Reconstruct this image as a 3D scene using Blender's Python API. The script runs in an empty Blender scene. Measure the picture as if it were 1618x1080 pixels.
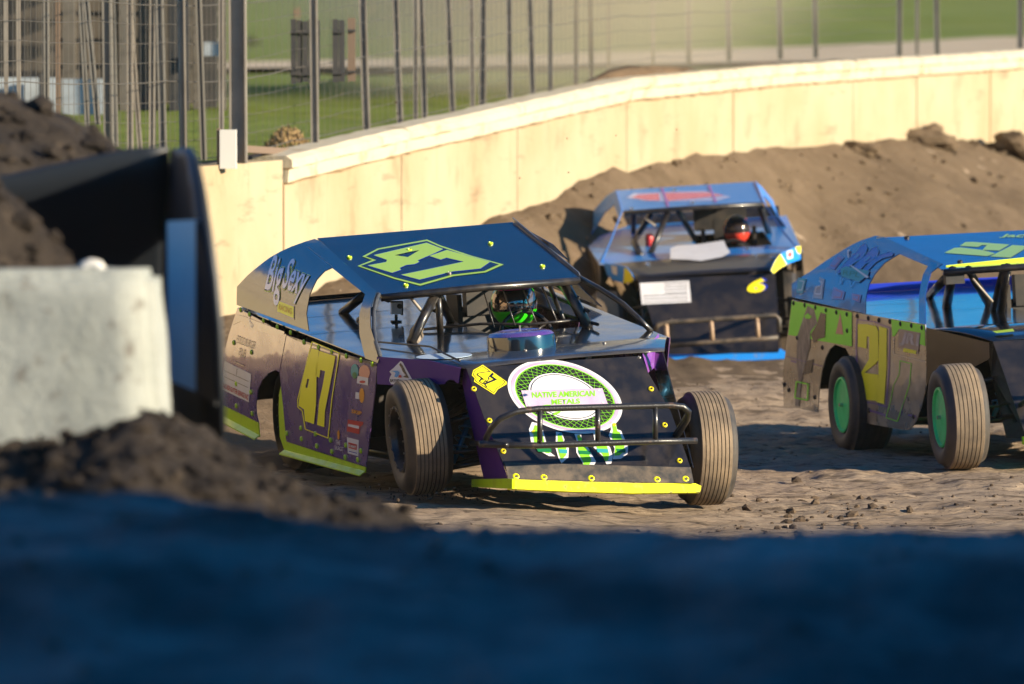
import bpy, bmesh, math, random
import numpy as np
from mathutils import Vector, Matrix, Euler
from mathutils.geometry import tessellate_polygon

random.seed(7)
R = math.radians
scene = bpy.context.scene
COL = scene.collection

# ------------------------------------------------------------------ camera
F_PX, CXP, CYP, YHP, CAM_H = 8000.0, 809.0, 540.0, 171.0, 2.3
PITCH = math.atan((CYP - YHP) / F_PX)
cam_d = bpy.data.cameras.new("camera")
cam = bpy.data.objects.new("camera", cam_d)
COL.objects.link(cam)
cam.location = (0, 0, CAM_H)
cam.rotation_euler = (math.pi / 2 - PITCH, 0, 0)
cam_d.sensor_width = 36.0
cam_d.lens = 36.0 * F_PX / 1618.0
cam_d.clip_start = 0.5
cam_d.clip_end = 3000.0
cam_d.dof.use_dof = True
cam_d.dof.focus_distance = 30.3
cam_d.dof.aperture_fstop = 2.9
scene.camera = cam

# ------------------------------------------------------------------ sky, sun, exposure
SUN_EL, SUN_AZ = R(18.0), R(114.0)       # azimuth clockwise from +Y
TO_SUN = Vector((math.sin(SUN_AZ) * math.cos(SUN_EL), math.cos(SUN_AZ) * math.cos(SUN_EL), math.sin(SUN_EL)))
world = bpy.data.worlds.new("World")
scene.world = world
world.use_nodes = True
wn = world.node_tree
sky = wn.nodes.new("ShaderNodeTexSky")
sky.sky_type = 'NISHITA'
sky.sun_disc = False
sky.sun_elevation = SUN_EL
sky.sun_rotation = SUN_AZ
sky.ozone_density = 5.0
sky.dust_density = 0.6
sky.air_density = 1.0
bg = wn.nodes["Background"]
bg.inputs["Strength"].default_value = 0.075
tint = wn.nodes.new("ShaderNodeMix"); tint.data_type = 'RGBA'; tint.blend_type = 'MULTIPLY'
tint.inputs["Factor"].default_value = 1.0
tint.inputs["B"].default_value = (0.06, 0.70, 1.02, 1)
wn.links.new(sky.outputs["Color"], tint.inputs["A"])
wn.links.new(tint.outputs["Result"], bg.inputs["Color"])
sun_d = bpy.data.lights.new("sun", 'SUN')
sun_d.energy = 5.0
sun_d.angle = R(0.55)
sun_d.color = (1.0, 0.84, 0.61)
sun = bpy.data.objects.new("sun", sun_d)
COL.objects.link(sun)
sun.rotation_euler = TO_SUN.to_track_quat('Z', 'Y').to_euler()
sun.location = (30, -10, 20)
vs = scene.view_settings
vs.view_transform = 'Standard'
vs.look = 'None'
vs.exposure = 1.22
vs.gamma = 1.0
vs.use_curve_mapping = False
scene.render.engine = 'CYCLES'
scene.cycles.use_denoising = True
scene.cycles.max_bounces = 6
scene.cycles.caustics_reflective = False
scene.cycles.caustics_refractive = False

# ------------------------------------------------------------------ photo ray helper
_fw = Vector((0, math.cos(PITCH), -math.sin(PITCH)))
_up = Vector((0, math.sin(PITCH), math.cos(PITCH)))
CAM = Vector((0, 0, CAM_H))
def ray(px, py):
    return (_fw * F_PX + Vector((1, 0, 0)) * (px - CXP) + _up * (CYP - py)).normalized()
def at(px, py, Y):
    d = ray(px, py)
    return CAM + d * (Y / d.y)

# ------------------------------------------------------------------ materials
_mats = {}
def mat(name, col, rough=0.5, metal=0.0, coat=0.0, dust=0.0, dcol=(0.30, 0.21, 0.13), dscale=5.0, dlo=0.42, dhi=0.62,
        bump=0.0, bscale=40.0, spec=0.5, ior=1.5, col2=None, cscale=8.0, drough=0.75, stretch=(1, 1, 1), warp=0.0, wscale=3.0):
    if name in _mats:
        return _mats[name]
    m = bpy.data.materials.new(name)
    m.use_nodes = True
    nt = m.node_tree
    b = nt.nodes["Principled BSDF"]
    b.inputs["Base Color"].default_value = (*col, 1)
    b.inputs["Roughness"].default_value = rough
    b.inputs["Metallic"].default_value = metal
    b.inputs["Coat Weight"].default_value = coat
    b.inputs["Coat Roughness"].default_value = 0.06
    b.inputs["Coat IOR"].default_value = ior
    b.inputs["IOR"].default_value = ior
    b.inputs["Specular IOR Level"].default_value = spec
    tc = nt.nodes.new("ShaderNodeTexCoord")
    mp = nt.nodes.new("ShaderNodeMapping")
    mp.inputs["Scale"].default_value = stretch
    nt.links.new(tc.outputs["Object"], mp.inputs["Vector"])
    def noise(scale, detail=6, rough_=0.6):
        n = nt.nodes.new("ShaderNodeTexNoise")
        n.inputs["Scale"].default_value = scale
        n.inputs["Detail"].default_value = detail
        n.inputs["Roughness"].default_value = rough_
        nt.links.new(mp.outputs["Vector"], n.inputs["Vector"])
        return n.outputs["Fac"]
    def ramp(src, lo, hi, mx=1.0):
        r = nt.nodes.new("ShaderNodeMapRange")
        r.inputs["From Min"].default_value = lo
        r.inputs["From Max"].default_value = hi
        r.inputs["To Max"].default_value = mx
        nt.links.new(src, r.inputs["Value"])
        return r.outputs["Result"]
    def mix(fac, a, bb):
        x = nt.nodes.new("ShaderNodeMix"); x.data_type = 'RGBA'
        nt.links.new(fac, x.inputs["Factor"])
        if isinstance(a, tuple): x.inputs["A"].default_value = (*a, 1)
        else: nt.links.new(a, x.inputs["A"])
        if isinstance(bb, tuple): x.inputs["B"].default_value = (*bb, 1)
        else: nt.links.new(bb, x.inputs["B"])
        return x.outputs["Result"]
    cur = col
    if col2 is not None:
        cur = mix(ramp(noise(cscale), 0.36, 0.64), col, col2)
    if dust > 0:
        f = ramp(noise(dscale, 8, 0.65), dlo, dhi, dust)
        cur = mix(f, cur, dcol)
        rr = nt.nodes.new("ShaderNodeMapRange")
        rr.inputs["To Min"].default_value = rough
        rr.inputs["To Max"].default_value = drough
        nt.links.new(f, rr.inputs["Value"])
        nt.links.new(rr.outputs["Result"], b.inputs["Roughness"])
        if coat > 0:
            cc = nt.nodes.new("ShaderNodeMapRange")
            cc.inputs["To Min"].default_value = coat
            cc.inputs["To Max"].default_value = 0.0
            nt.links.new(f, cc.inputs["Value"])
            nt.links.new(cc.outputs["Result"], b.inputs["Coat Weight"])
    if not isinstance(cur, tuple):
        nt.links.new(cur, b.inputs["Base Color"])
    nrm = None
    if warp > 0:
        bw = nt.nodes.new("ShaderNodeBump")
        bw.inputs["Strength"].default_value = 1.0
        bw.inputs["Distance"].default_value = warp
        nt.links.new(noise(wscale, 2, 0.4), bw.inputs["Height"])
        nrm = bw.outputs["Normal"]
    if bump > 0:
        bb = nt.nodes.new("ShaderNodeBump")
        bb.inputs["Strength"].default_value = 1.0
        bb.inputs["Distance"].default_value = bump
        nt.links.new(noise(bscale, 8, 0.65), bb.inputs["Height"])
        if nrm is not None: nt.links.new(nrm, bb.inputs["Normal"])
        nrm = bb.outputs["Normal"]
    if nrm is not None:
        nt.links.new(nrm, b.inputs["Normal"])
        nt.links.new(nrm, b.inputs["Coat Normal"])
    _mats[name] = m
    return m

GL = dict(rough=0.16, coat=0.6, ior=1.6, warp=0.004, wscale=2.6)
DUSTC = (0.30, 0.215, 0.14)
M_BLACK = mat("black_gloss", (0.006, 0.007, 0.009), dust=0.08, dcol=DUSTC, dscale=4, **GL)
M_ROOFBLK = mat("roof_black_gloss", (0.004, 0.009, 0.018), dust=0.012, dcol=DUSTC, dscale=6, **GL)
M_DECK = mat("deck_black_gloss", (0.006, 0.012, 0.022), rough=0.13, coat=0.8, ior=1.7, warp=0.006, wscale=1.7, dust=0.05, dcol=DUSTC, dscale=3)
M_HOOD = mat("dusty_black_hood", (0.010, 0.014, 0.020), rough=0.2, coat=0.6, ior=1.6, warp=0.006, wscale=1.7, dust=0.30, dcol=(0.24, 0.19, 0.14), dscale=2.2, dlo=0.3, dhi=0.7, drough=0.5)
M_NOSE = mat("nose_black", (0.008, 0.008, 0.011), rough=0.32, coat=0.2, dust=0.06, dcol=DUSTC, dscale=7, warp=0.004, wscale=2.5)
PG = dict(rough=0.2, coat=1.0, ior=2.7, warp=0.010, wscale=2.2)
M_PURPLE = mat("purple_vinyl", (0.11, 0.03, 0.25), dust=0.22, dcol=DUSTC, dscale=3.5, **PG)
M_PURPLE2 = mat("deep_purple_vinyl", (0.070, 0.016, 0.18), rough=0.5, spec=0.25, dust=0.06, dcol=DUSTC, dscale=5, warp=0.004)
M_PURPLE_LIT = mat("lit_purple_vinyl", (0.22, 0.04, 0.42), rough=0.35, coat=0.4, dust=0.25, dcol=DUSTC, dscale=5)  # lighter copy of the purple, the nose corner's sunlight put into the colour
M_BLUEREFL = mat("dark_blue_reflection", (0.02, 0.02, 0.22), dust=0.12, dcol=DUSTC, dscale=4, **PG)  # colour of a reflection painted onto the quarter panel
M_LIME = mat("lime_vinyl", (0.48, 0.70, 0.01), rough=0.35, coat=0.4, dust=0.3, dcol=(0.22, 0.17, 0.08), dscale=8, dlo=0.5, dhi=0.7)
M_YELLOW = mat("fluorescent_yellow_plastic", (0.86, 0.86, 0.01), rough=0.4, dust=0.75, dcol=(0.12, 0.09, 0.05), dscale=16, dlo=0.555, dhi=0.64)
M_NUM = mat("yellow_number_vinyl", (0.95, 0.90, 0.02), rough=0.4, coat=0.12, ior=1.5, dust=0.03, dcol=DUSTC, dscale=4)
M_NUMB = mat("bright_yellow_sticker", (0.85, 0.72, 0.01), rough=0.35)
M_ROOFNUM = mat("pale_lime_roof_number", (0.34, 0.52, 0.05), rough=0.3, coat=0.3)
M_NAVY = mat("navy_vinyl", (0.008, 0.012, 0.03), rough=0.25, coat=0.5)
M_OUTL = mat("grey_outline_vinyl", (0.30, 0.22, 0.18), rough=0.3, coat=0.5)
M_WHITE = mat("white_vinyl", (0.66, 0.65, 0.67), rough=0.35, dust=0.15, dcol=DUSTC, dscale=6)
M_LILAC = mat("lilac_vinyl", (0.42, 0.30, 0.45), rough=0.3, coat=0.3, col2=(0.55, 0.45, 0.55), cscale=5)
M_GREENV = mat("leaf_green_vinyl", (0.22, 0.62, 0.02), rough=0.35)
M_GREEND = mat("deep_green_vinyl", (0.01, 0.16, 0.05), rough=0.35)
M_TEAL = mat("teal_vinyl", (0.03, 0.30, 0.33), rough=0.35)
M_SKYBLUE = mat("sky_blue_vinyl", (0.07, 0.30, 0.62), rough=0.35)
M_RED = mat("red_vinyl", (0.50, 0.03, 0.03), rough=0.35, coat=0.3)
M_ORANGE = mat("orange_vinyl", (0.70, 0.30, 0.02), rough=0.35)
M_PEACH = mat("peach_vinyl", (0.66, 0.30, 0.20), rough=0.35)
M_SILVER = mat("silver_blue_script", (0.50, 0.56, 0.75), rough=0.2, coat=0.6)
M_CREAMV = mat("cream_print", (0.70, 0.58, 0.40), rough=0.4)
M_STEEL = mat("black_tube_steel", (0.012, 0.011, 0.011), rough=0.3, coat=0.2, dust=0.15, dcol=(0.16, 0.12, 0.08), dscale=14)
M_BUMP = mat("scuffed_bumper_steel", (0.016, 0.015, 0.015), rough=0.35, coat=0.2, dust=0.8, dcol=(0.20, 0.10, 0.05), dscale=9, dlo=0.60, dhi=0.72, bump=0.002, bscale=60)
M_DUSTSTEEL = mat("dusty_tan_steel", (0.35, 0.30, 0.24), rough=0.5, dust=0.4, dcol=DUSTC)
M_DARK = mat("dark_interior", (0.012, 0.011, 0.011), rough=0.6, dust=0.3, dcol=(0.10, 0.075, 0.05), dscale=6)
M_GREYM = mat("dull_grey_metal", (0.20, 0.20, 0.20), rough=0.4, metal=0.6, dust=0.4, dcol=DUSTC)
M_CHROME = mat("bare_metal", (0.55, 0.55, 0.55), rough=0.25, metal=1.0)
M_TYRE = mat("tyre_sidewall_rubber", (0.022, 0.021, 0.021), rough=0.6, dust=0.45, dcol=(0.17, 0.13, 0.09), dscale=4, dlo=0.35, dhi=0.7)
M_TREAD = mat("dusty_tread_rubber", (0.13, 0.098, 0.068), rough=0.8, col2=(0.26, 0.19, 0.12), cscale=5, bump=0.003, bscale=50)
M_GROOVE = mat("tread_groove_rubber", (0.04, 0.031, 0.023), rough=0.9)
M_RTREAD = mat("dark_tread_rubber", (0.020, 0.018, 0.017), rough=0.7, dust=0.3, dcol=(0.14, 0.10, 0.07), dscale=6)
M_RIMBLK = mat("black_wheel_paint", (0.012, 0.012, 0.014), rough=0.3, coat=0.4, dust=0.3, dcol=DUSTC)
M_RIMGRN = mat("green_wheel_cover", (0.06, 0.75, 0.20), rough=0.4, dust=0.2, dcol=(0.14, 0.12, 0.06), dscale=6)
M_SHOCK = mat("blue_shock_body", (0.02, 0.12, 0.22), rough=0.3, metal=0.5)
M_BLUEP = mat("bright_blue_paint", (0.004, 0.17, 0.50), rough=0.35, coat=0.1, spec=0.35, ior=1.45, warp=0.004, wscale=2.5, dust=0.03, dcol=DUSTC)
M_BLUELIP = mat("blue_plastic", (0.01, 0.22, 0.70), rough=0.4, dust=0.5, dcol=(0.2, 0.15, 0.1), dscale=10, dlo=0.55, dhi=0.7)
M_BLUEDEEP = mat("deep_blue_paint", (0.008, 0.03, 0.16), rough=0.2, coat=0.8, ior=1.6, warp=0.004, wscale=2.5, dust=0.05, dcol=DUSTC)
M_ROYAL = mat("royal_blue_vinyl", (0.01, 0.03, 0.42), rough=0.25, coat=0.4)
M_SIDE21 = mat("dusty_side_reflection", (0.17, 0.125, 0.08), dust=0.6, dcol=(0.48, 0.35, 0.22), dscale=2.4, rough=0.2, coat=1.0, ior=3.2, warp=0.012, wscale=2.2)  # tan ground reflection on black gloss put into the base colour, with dust
M_NEON = mat("neon_green_vinyl", (0.25, 0.93, 0.03), rough=0.4, coat=0.1, dust=0.05, dcol=DUSTC)
M_PURLINE = mat("purple_line_vinyl", (0.16, 0.09, 0.30), rough=0.3, coat=0.5)
M_SMEAR = mat("grey_figure_print", (0.33, 0.27, 0.23), rough=0.45, coat=0.2, col2=(0.12, 0.10, 0.10), cscale=9, stretch=(3, 1, 1.0))
M_BOLTK = mat("black_bolt", (0.01, 0.01, 0.01), rough=0.5)
M_SILV = mat("silver_letter", (0.45, 0.43, 0.45), rough=0.3, coat=0.4, col2=(0.25, 0.23, 0.24), cscale=14)
M_PINK = mat("pink_vinyl", (0.55, 0.03, 0.16), rough=0.25, coat=0.5)
M_SUIT = mat("black_race_suit", (0.010, 0.010, 0.013), rough=0.8, bump=0.004, bscale=30)
M_HELBLK = mat("helmet_black", (0.012, 0.016, 0.014), rough=0.2, coat=0.8)
M_HELGRN = mat("helmet_neon_green", (0.03, 0.72, 0.01), rough=0.3, coat=0.6)
M_HELPNK = mat("helmet_pink", (0.80, 0.06, 0.38), rough=0.3, coat=0.6)
M_HELRED = mat("helmet_red", (0.60, 0.05, 0.03), rough=0.3, coat=0.6)
M_VISOR = mat("smoked_mirror_visor", (0.30, 0.24, 0.22), rough=0.08, metal=0.8)
M_GLOVE = mat("yellow_green_glove", (0.35, 0.42, 0.02), rough=0.8)
# setting
M_TRACK = mat("track_dirt", (0.32, 0.235, 0.16), rough=0.95, spec=0.15, col2=(0.42, 0.32, 0.225), cscale=1.1, dust=0.8, dcol=(0.095, 0.068, 0.045),
              dscale=5.0, dlo=0.54, dhi=0.66, drough=0.85, stretch=(0.45, 1.6, 1), bump=0.05, bscale=20)
def add_streaks(m, sc, lo, hi, fac, col):
    nt = m.node_tree; b = nt.nodes["Principled BSDF"]
    src = b.inputs["Base Color"].links[0].from_socket
    tc = nt.nodes.new("ShaderNodeTexCoord"); mp = nt.nodes.new("ShaderNodeMapping"); mp.inputs["Scale"].default_value = sc
    nt.links.new(tc.outputs["Object"], mp.inputs["Vector"])
    n = nt.nodes.new("ShaderNodeTexNoise"); n.inputs["Scale"].default_value = 2.6; n.inputs["Detail"].default_value = 6
    n.inputs["Roughness"].default_value = 0.62
    nt.links.new(mp.outputs["Vector"], n.inputs["Vector"])
    r = nt.nodes.new("ShaderNodeMapRange"); r.inputs["From Min"].default_value = lo; r.inputs["From Max"].default_value = hi; r.inputs["To Max"].default_value = fac
    nt.links.new(n.outputs["Fac"], r.inputs["Value"])
    x = nt.nodes.new("ShaderNodeMix"); x.data_type = 'RGBA'
    nt.links.new(r.outputs["Result"], x.inputs["Factor"]); nt.links.new(src, x.inputs["A"]); x.inputs["B"].default_value = (*col, 1)
    nt.links.new(x.outputs["Result"], b.inputs["Base Color"])
add_streaks(M_TRACK, (1.6, 7.0, 1), 0.54, 0.63, 0.75, (0.10, 0.072, 0.05))
add_streaks(M_TRACK, (5.0, 9.0, 1), 0.60, 0.66, 0.7, (0.07, 0.05, 0.036))
M_CUSH = mat("brown_cushion_dirt", (0.140, 0.100, 0.064), rough=0.95, spec=0.1, col2=(0.105, 0.074, 0.046), cscale=1.6, dust=0.4, dcol=(0.19, 0.135, 0.09), dscale=4, dlo=0.5, dhi=0.7, bump=0.035, bscale=8)
M_CLOD = mat("loose_dirt", (0.13, 0.092, 0.060), rough=0.95, spec=0.1, col2=(0.055, 0.040, 0.030), cscale=10, bump=0.01, bscale=30)
M_BANK = mat("damp_dark_dirt", (0.040, 0.031, 0.024), rough=0.92, spec=0.2, col2=(0.018, 0.014, 0.012), cscale=5, dust=0.5, dcol=(0.10, 0.075, 0.052), dscale=13, dlo=0.56, dhi=0.66, bump=0.06, bscale=9)
M_NEARDIRT = mat("near_bank_dirt", (0.085, 0.085, 0.085), rough=0.92, spec=0.2, col2=(0.016, 0.016, 0.017), cscale=1.0, dust=0.8, dcol=(0.27, 0.265, 0.26),
                 dscale=1.1, dlo=0.42, dhi=0.66, bump=0.05, bscale=7)
M_WALL = mat("cream_concrete", (0.39, 0.325, 0.215), rough=0.9, spec=0.2, col2=(0.36, 0.275, 0.165), cscale=0.9, dust=0.7, dcol=(0.20, 0.135, 0.075), dscale=1.9,
             dlo=0.55, dhi=0.76, stretch=(1.0, 1.0, 0.75), bump=0.004, bscale=12)
M_CAP = mat("cream_wall_cap", (0.50, 0.44, 0.32), rough=0.9, spec=0.2, dust=0.7, dcol=(0.30, 0.18, 0.08), dscale=3.0, dlo=0.55, dhi=0.72, bump=0.01, bscale=10)
M_STAINSHADE = mat("rusty_joint_and_shade", (0.28, 0.19, 0.10), rough=0.95)  # wall joints, and rust lines that also carry the ledge shadow
M_GRASS = mat("mown_grass", (0.14, 0.17, 0.022), rough=0.95, spec=0.1, col2=(0.15, 0.20, 0.040), cscale=0.25, dust=0.4, dcol=(0.22, 0.19, 0.08), dscale=0.5,
              dlo=0.5, dhi=0.7, bump=0.05, bscale=5, stretch=(0.5, 1, 1))
add_streaks(M_WALL, (0.5, 0.5, 3.0), 0.60, 0.70, 0.45, (0.16, 0.11, 0.07))
add_streaks(M_WALL, (6.0, 6.0, 0.5), 0.60, 0.72, 0.4, (0.24, 0.16, 0.08))
add_streaks(M_GRASS, (0.12, 0.30, 1), 0.50, 0.66, 0.55, (0.07, 0.095, 0.014))
add_streaks(M_GRASS, (0.5, 1.2, 1), 0.55, 0.68, 0.5, (0.22, 0.20, 0.06))
M_ROAD = mat("pale_gravel", (0.50, 0.40, 0.27), rough=0.95, spec=0.1, col2=(0.42, 0.33, 0.22), cscale=0.7)
M_BERM = mat("brown_backfill", (0.17, 0.115, 0.070), rough=0.95, spec=0.1, col2=(0.11, 0.075, 0.045), cscale=2.0, bump=0.04, bscale=6)
M_POST = mat("weathered_steel_post", (0.30, 0.265, 0.22), rough=0.6, metal=0.2, col2=(0.22, 0.19, 0.155), cscale=3)
M_PALEPOST = mat("galvanised_pipe", (0.20, 0.185, 0.16), rough=0.6, metal=0.2)
M_WIRE = mat("galvanised_wire", (0.15, 0.135, 0.115), rough=0.6, metal=0.2)
M_BOARD = mat("dark_board", (0.030, 0.030, 0.032), rough=0.7, col2=(0.045, 0.042, 0.04), cscale=4)
M_PANEL = mat("pale_grey_sheet", (0.34, 0.38, 0.42), rough=0.6, col2=(0.26, 0.29, 0.32), cscale=2)
M_BEAM = mat("brown_beam", (0.16, 0.11, 0.075), rough=0.8)
M_STAND = mat("weathered_stand_board", (0.42, 0.34, 0.24), rough=0.85, col2=(0.32, 0.25, 0.17), cscale=1.5)
M_STAND2 = mat("old_brown_boarding", (0.085, 0.072, 0.058), rough=0.85, col2=(0.08, 0.068, 0.055), cscale=2.5)
M_GSPOST = mat("stand_column_paint", (0.12, 0.108, 0.092), rough=0.7, col2=(0.085, 0.075, 0.062), cscale=3)
M_WHITEP = mat("white_painted_post", (0.62, 0.60, 0.55), rough=0.6)
M_BUSH = mat("dry_tan_brush", (0.32, 0.22, 0.11), rough=0.95, spec=0.1)
M_SHRUB = mat("dark_shrub", (0.05, 0.05, 0.035), rough=0.95, spec=0.1)
M_BLOCK = mat("pitted_white_concrete", (0.33, 0.345, 0.315), rough=0.9, spec=0.2, col2=(0.26, 0.275, 0.25), cscale=3, dust=0.9, dcol=(0.16, 0.15, 0.13), dscale=13,
              dlo=0.575, dhi=0.66, bump=0.01, bscale=18)
M_BUCKET = mat("dark_blue_black_steel", (0.010, 0.014, 0.020), rough=0.5, dust=0.08, dcol=(0.05, 0.045, 0.04), dscale=3)
M_PLATE = mat("skylit_pale_steel", (0.66, 0.80, 0.86), rough=0.5, col2=(0.50, 0.66, 0.74), cscale=2)  # skylight lacking inside the bucket is put into this pale blue

# ------------------------------------------------------------------ mesh helpers
class MB:
    def __init__(s):
        s.v, s.f, s.m = [], [], []
    def add(s, vs_, fs, mi=0):
        o = len(s.v)
        s.v += [tuple(x) for x in vs_]
        s.f += [tuple(i + o for i in f) for f in fs]
        s.m += [mi] * len(fs)
        return s
    def box(s, c, size, rot=None, mi=0, taper=1.0):
        hx, hy, hz = (q / 2 for q in size)
        pts = []
        for z in (-hz, hz):
            t = taper if z > 0 else 1.0
            for x, y in ((-hx, -hy), (hx, -hy), (hx, hy), (-hx, hy)):
                p = Vector((x * t, y * t, z))
                if rot is not None: p = rot @ p
                pts.append(Vector(c) + p)
        return s.add(pts, [(0, 3, 2, 1), (4, 5, 6, 7), (0, 1, 5, 4), (1, 2, 6, 5), (2, 3, 7, 6), (3, 0, 4, 7)], mi)
    def tube(s, pts, r, n=8, mi=0, r2=None):
        pts = [Vector(p) for p in pts]
        k = len(pts)
        rings = []
        u = None
        for i, p in enumerate(pts):
            t = (pts[min(i + 1, k - 1)] - pts[max(i - 1, 0)]).normalized()
            if u is None:
                a = Vector((0, 0, 1)) if abs(t.z) < 0.9 else Vector((1, 0, 0))
                u = t.cross(a).normalized()
            else:
                u = (u - t * u.dot(t)).normalized()
            w = t.cross(u)
            rr = r if r2 is None else r + (r2 - r) * i / (k - 1)
            rings.append([p + (u * math.cos(2 * math.pi * j / n) + w * math.sin(2 * math.pi * j / n)) * rr for j in range(n)])
        vv = [q for ring in rings for q in ring]
        ff = []
        for i in range(k - 1):
            for j in range(n):
                ff.append((i * n + j, i * n + (j + 1) % n, (i + 1) * n + (j + 1) % n, (i + 1) * n + j))
        ff.append(tuple(range(n))[::-1])
        ff.append(tuple((k - 1) * n + j for j in range(n)))
        return s.add(vv, ff, mi)
    def lathe_y(s, prof, n=48, mats=None, close=False):
        k = len(prof)
        vv = [(r * math.cos(2 * math.pi * j / n), y, r * math.sin(2 * math.pi * j / n)) for (y, r) in prof for j in range(n)]
        for i in range(k - 1):
            ff = [(i * n + j, (i + 1) * n + j, (i + 1) * n + (j + 1) % n, i * n + (j + 1) % n) for j in range(n)]
            if i == 0: s.add(vv, ff, mats[i] if mats else 0); base = len(s.v) - len(vv)
            else:
                s.f += [tuple(q + base for q in f) for f in ff]; s.m += [mats[i] if mats else 0] * len(ff)
        return s
    def sheet(s, loops, n, th, mi=0):
        """flat sheet with thickness th going back along -n; loops = [outer, hole, ...] of Vectors"""
        n = Vector(n).normalized()
        tris = tessellate_polygon([[Vector(p) for p in L] for L in loops])
        flat = [Vector(p) for L in loops for p in L]
        N = len(flat)
        ff = []
        for t in tris:
            a, b, c = (flat[i] for i in t)
            nn = (b - a).cross(c - a)
            if nn.length < 1e-12: continue
            ff.append(tuple(t) if nn.dot(n) > 0 else (t[0], t[2], t[1]))
        if th <= 0:
            return s.add(flat, ff, mi)
        back = [p - n * th for p in flat]
        f2 = ff + [tuple(i + N for i in reversed(f)) for f in ff]
        o = 0
        for L in loops:
            k = len(L)
            for i in range(k):
                a, b = o + i, o + (i + 1) % k
                f2.append((a, b, b + N, a + N))
            o += k
        return s.add(flat + back, f2, mi)
    def build(s, name, mats, parent=None, smooth=False):
        me = bpy.data.meshes.new(name)
        me.from_pydata([tuple(v) for v in s.v], [], s.f)
        for m in (mats if isinstance(mats, (list, tuple)) else [mats]):
            me.materials.append(m)
        if any(s.m): me.polygons.foreach_set("material_index", s.m)
        if smooth:
            me.polygons.foreach_set("use_smooth", [True] * len(me.polygons))
        me.update()
        o = bpy.data.objects.new(name, me)
        COL.objects.link(o)
        if parent is not None: o.parent = parent
        return o

def recalc(o):
    bm = bmesh.new(); bm.from_mesh(o.data)
    bmesh.ops.recalc_face_normals(bm, faces=bm.faces)
    bm.to_mesh(o.data); bm.free()
    return o

def smooth_angle(o, deg=40):
    me = o.data
    bm = bmesh.new(); bm.from_mesh(me)
    for f in bm.faces: f.smooth = True
    for e in bm.edges:
        if len(e.link_faces) == 2 and e.calc_face_angle(0) > R(deg): e.smooth = False
    bm.to_mesh(me); bm.free()
    return o

def tag(o, label, cat=None, group=None, kind=None):
    if label: o["label"] = label
    if cat: o["category"] = cat
    if group: o["group"] = group
    if kind: o["kind"] = kind
    return o

def empty(name, mtx=None, parent=None):
    o = bpy.data.objects.new(name, None)
    o.empty_display_size = 0.2
    COL.objects.link(o)
    if parent is not None: o.parent = parent
    if mtx is not None: o.matrix_local = mtx
    return o

def dup(o, parent=None, mtx=None):
    c = o.copy(); COL.objects.link(c)
    if parent is not None: c.parent = parent
    if mtx is not None: c.matrix_local = mtx
    return c

# value noise ---------------------------------------------------------------
def _h(ix, iy, seed):
    n = (ix.astype(np.int64) * 374761393 + iy.astype(np.int64) * 668265263 + seed * 974634777) & 0x7fffffff
    n = ((n ^ (n >> 13)) * 1274126177) & 0x7fffffff
    n = n ^ (n >> 16)
    return (n & 0xffff) / 65535.0
def vnoise(x, y, seed=0):
    ix, iy = np.floor(x), np.floor(y)
    fx, fy = x - ix, y - iy
    fx = fx * fx * (3 - 2 * fx); fy = fy * fy * (3 - 2 * fy)
    a = _h(ix, iy, seed); b = _h(ix + 1, iy, seed); c = _h(ix, iy + 1, seed); d = _h(ix + 1, iy + 1, seed)
    return (a * (1 - fx) + b * fx) * (1 - fy) + (c * (1 - fx) + d * fx) * fy - 0.5
def fbm(x, y, oct=4, seed=0, gain=0.5):
    s = 0; a = 1.0
    for i in range(oct):
        s = s + a * vnoise(x * 2 ** i, y * 2 ** i, seed + i * 17); a *= gain
    return s
def sstep(a, b, x):
    t = np.clip((x - a) / (b - a), 0, 1)
    return t * t * (3 - 2 * t)

def grid_obj(name, xs, ys, zf, m, smooth=True):
    X, Y = np.meshgrid(np.array(xs), np.array(ys))
    Z = zf(X, Y)
    nx, ny = len(xs), len(ys)
    v = np.stack([X.ravel(), Y.ravel(), Z.ravel()], 1)
    i = np.arange((ny - 1) * (nx - 1)); r, c = i // (nx - 1), i % (nx - 1)
    a = r * nx + c
    f = np.stack([a, a + 1, a + nx + 1, a + nx], 1)
    me = bpy.data.meshes.new(name)
    me.vertices.add(len(v)); me.vertices.foreach_set("co", v.ravel())
    me.loops.add(len(f) * 4); me.loops.foreach_set("vertex_index", f.ravel().astype(np.int32))
    me.polygons.add(len(f)); me.polygons.foreach_set("loop_start", (np.arange(len(f)) * 4).astype(np.int32))
    me.polygons.foreach_set("use_smooth", np.ones(len(f), bool) if smooth else np.zeros(len(f), bool))
    me.materials.append(m)
    me.update(calc_edges=True); me.validate()
    o = bpy.data.objects.new(name, me)
    COL.objects.link(o)
    return o

# ------------------------------------------------------------------ wall line and ground heights
WX = np.array([-30.0, -12.0, -5.60, -2.40, -1.83, -1.02, -0.34, 0.37, 1.22, 2.99, 6.27, 12.0, 30.0, 90.0])
WY = np.array([-58.0, 5.0, 27.3, 38.5, 40.5, 43.3, 45.7, 48.2, 51.0, 55.5, 62.0, 68.5, 78.0, 90.0])
WT = np.array([1.7, 1.7, 1.82, 1.877, 1.91, 2.105, 2.25, 2.41, 2.593, 2.765, 3.0, 3.1, 3.1, 3.1])
WB = np.array([0.1, 0.1, 0.08, 0.60, 0.75, 0.95, 1.20, 1.42, 1.68, 1.88, 1.92, 1.95, 1.95, 1.95])
def wall_y(x): return np.interp(x, WX, WY)
def wall_slope(x):
    return (wall_y(x + 0.3) - wall_y(x - 0.3)) / 0.6

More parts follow.
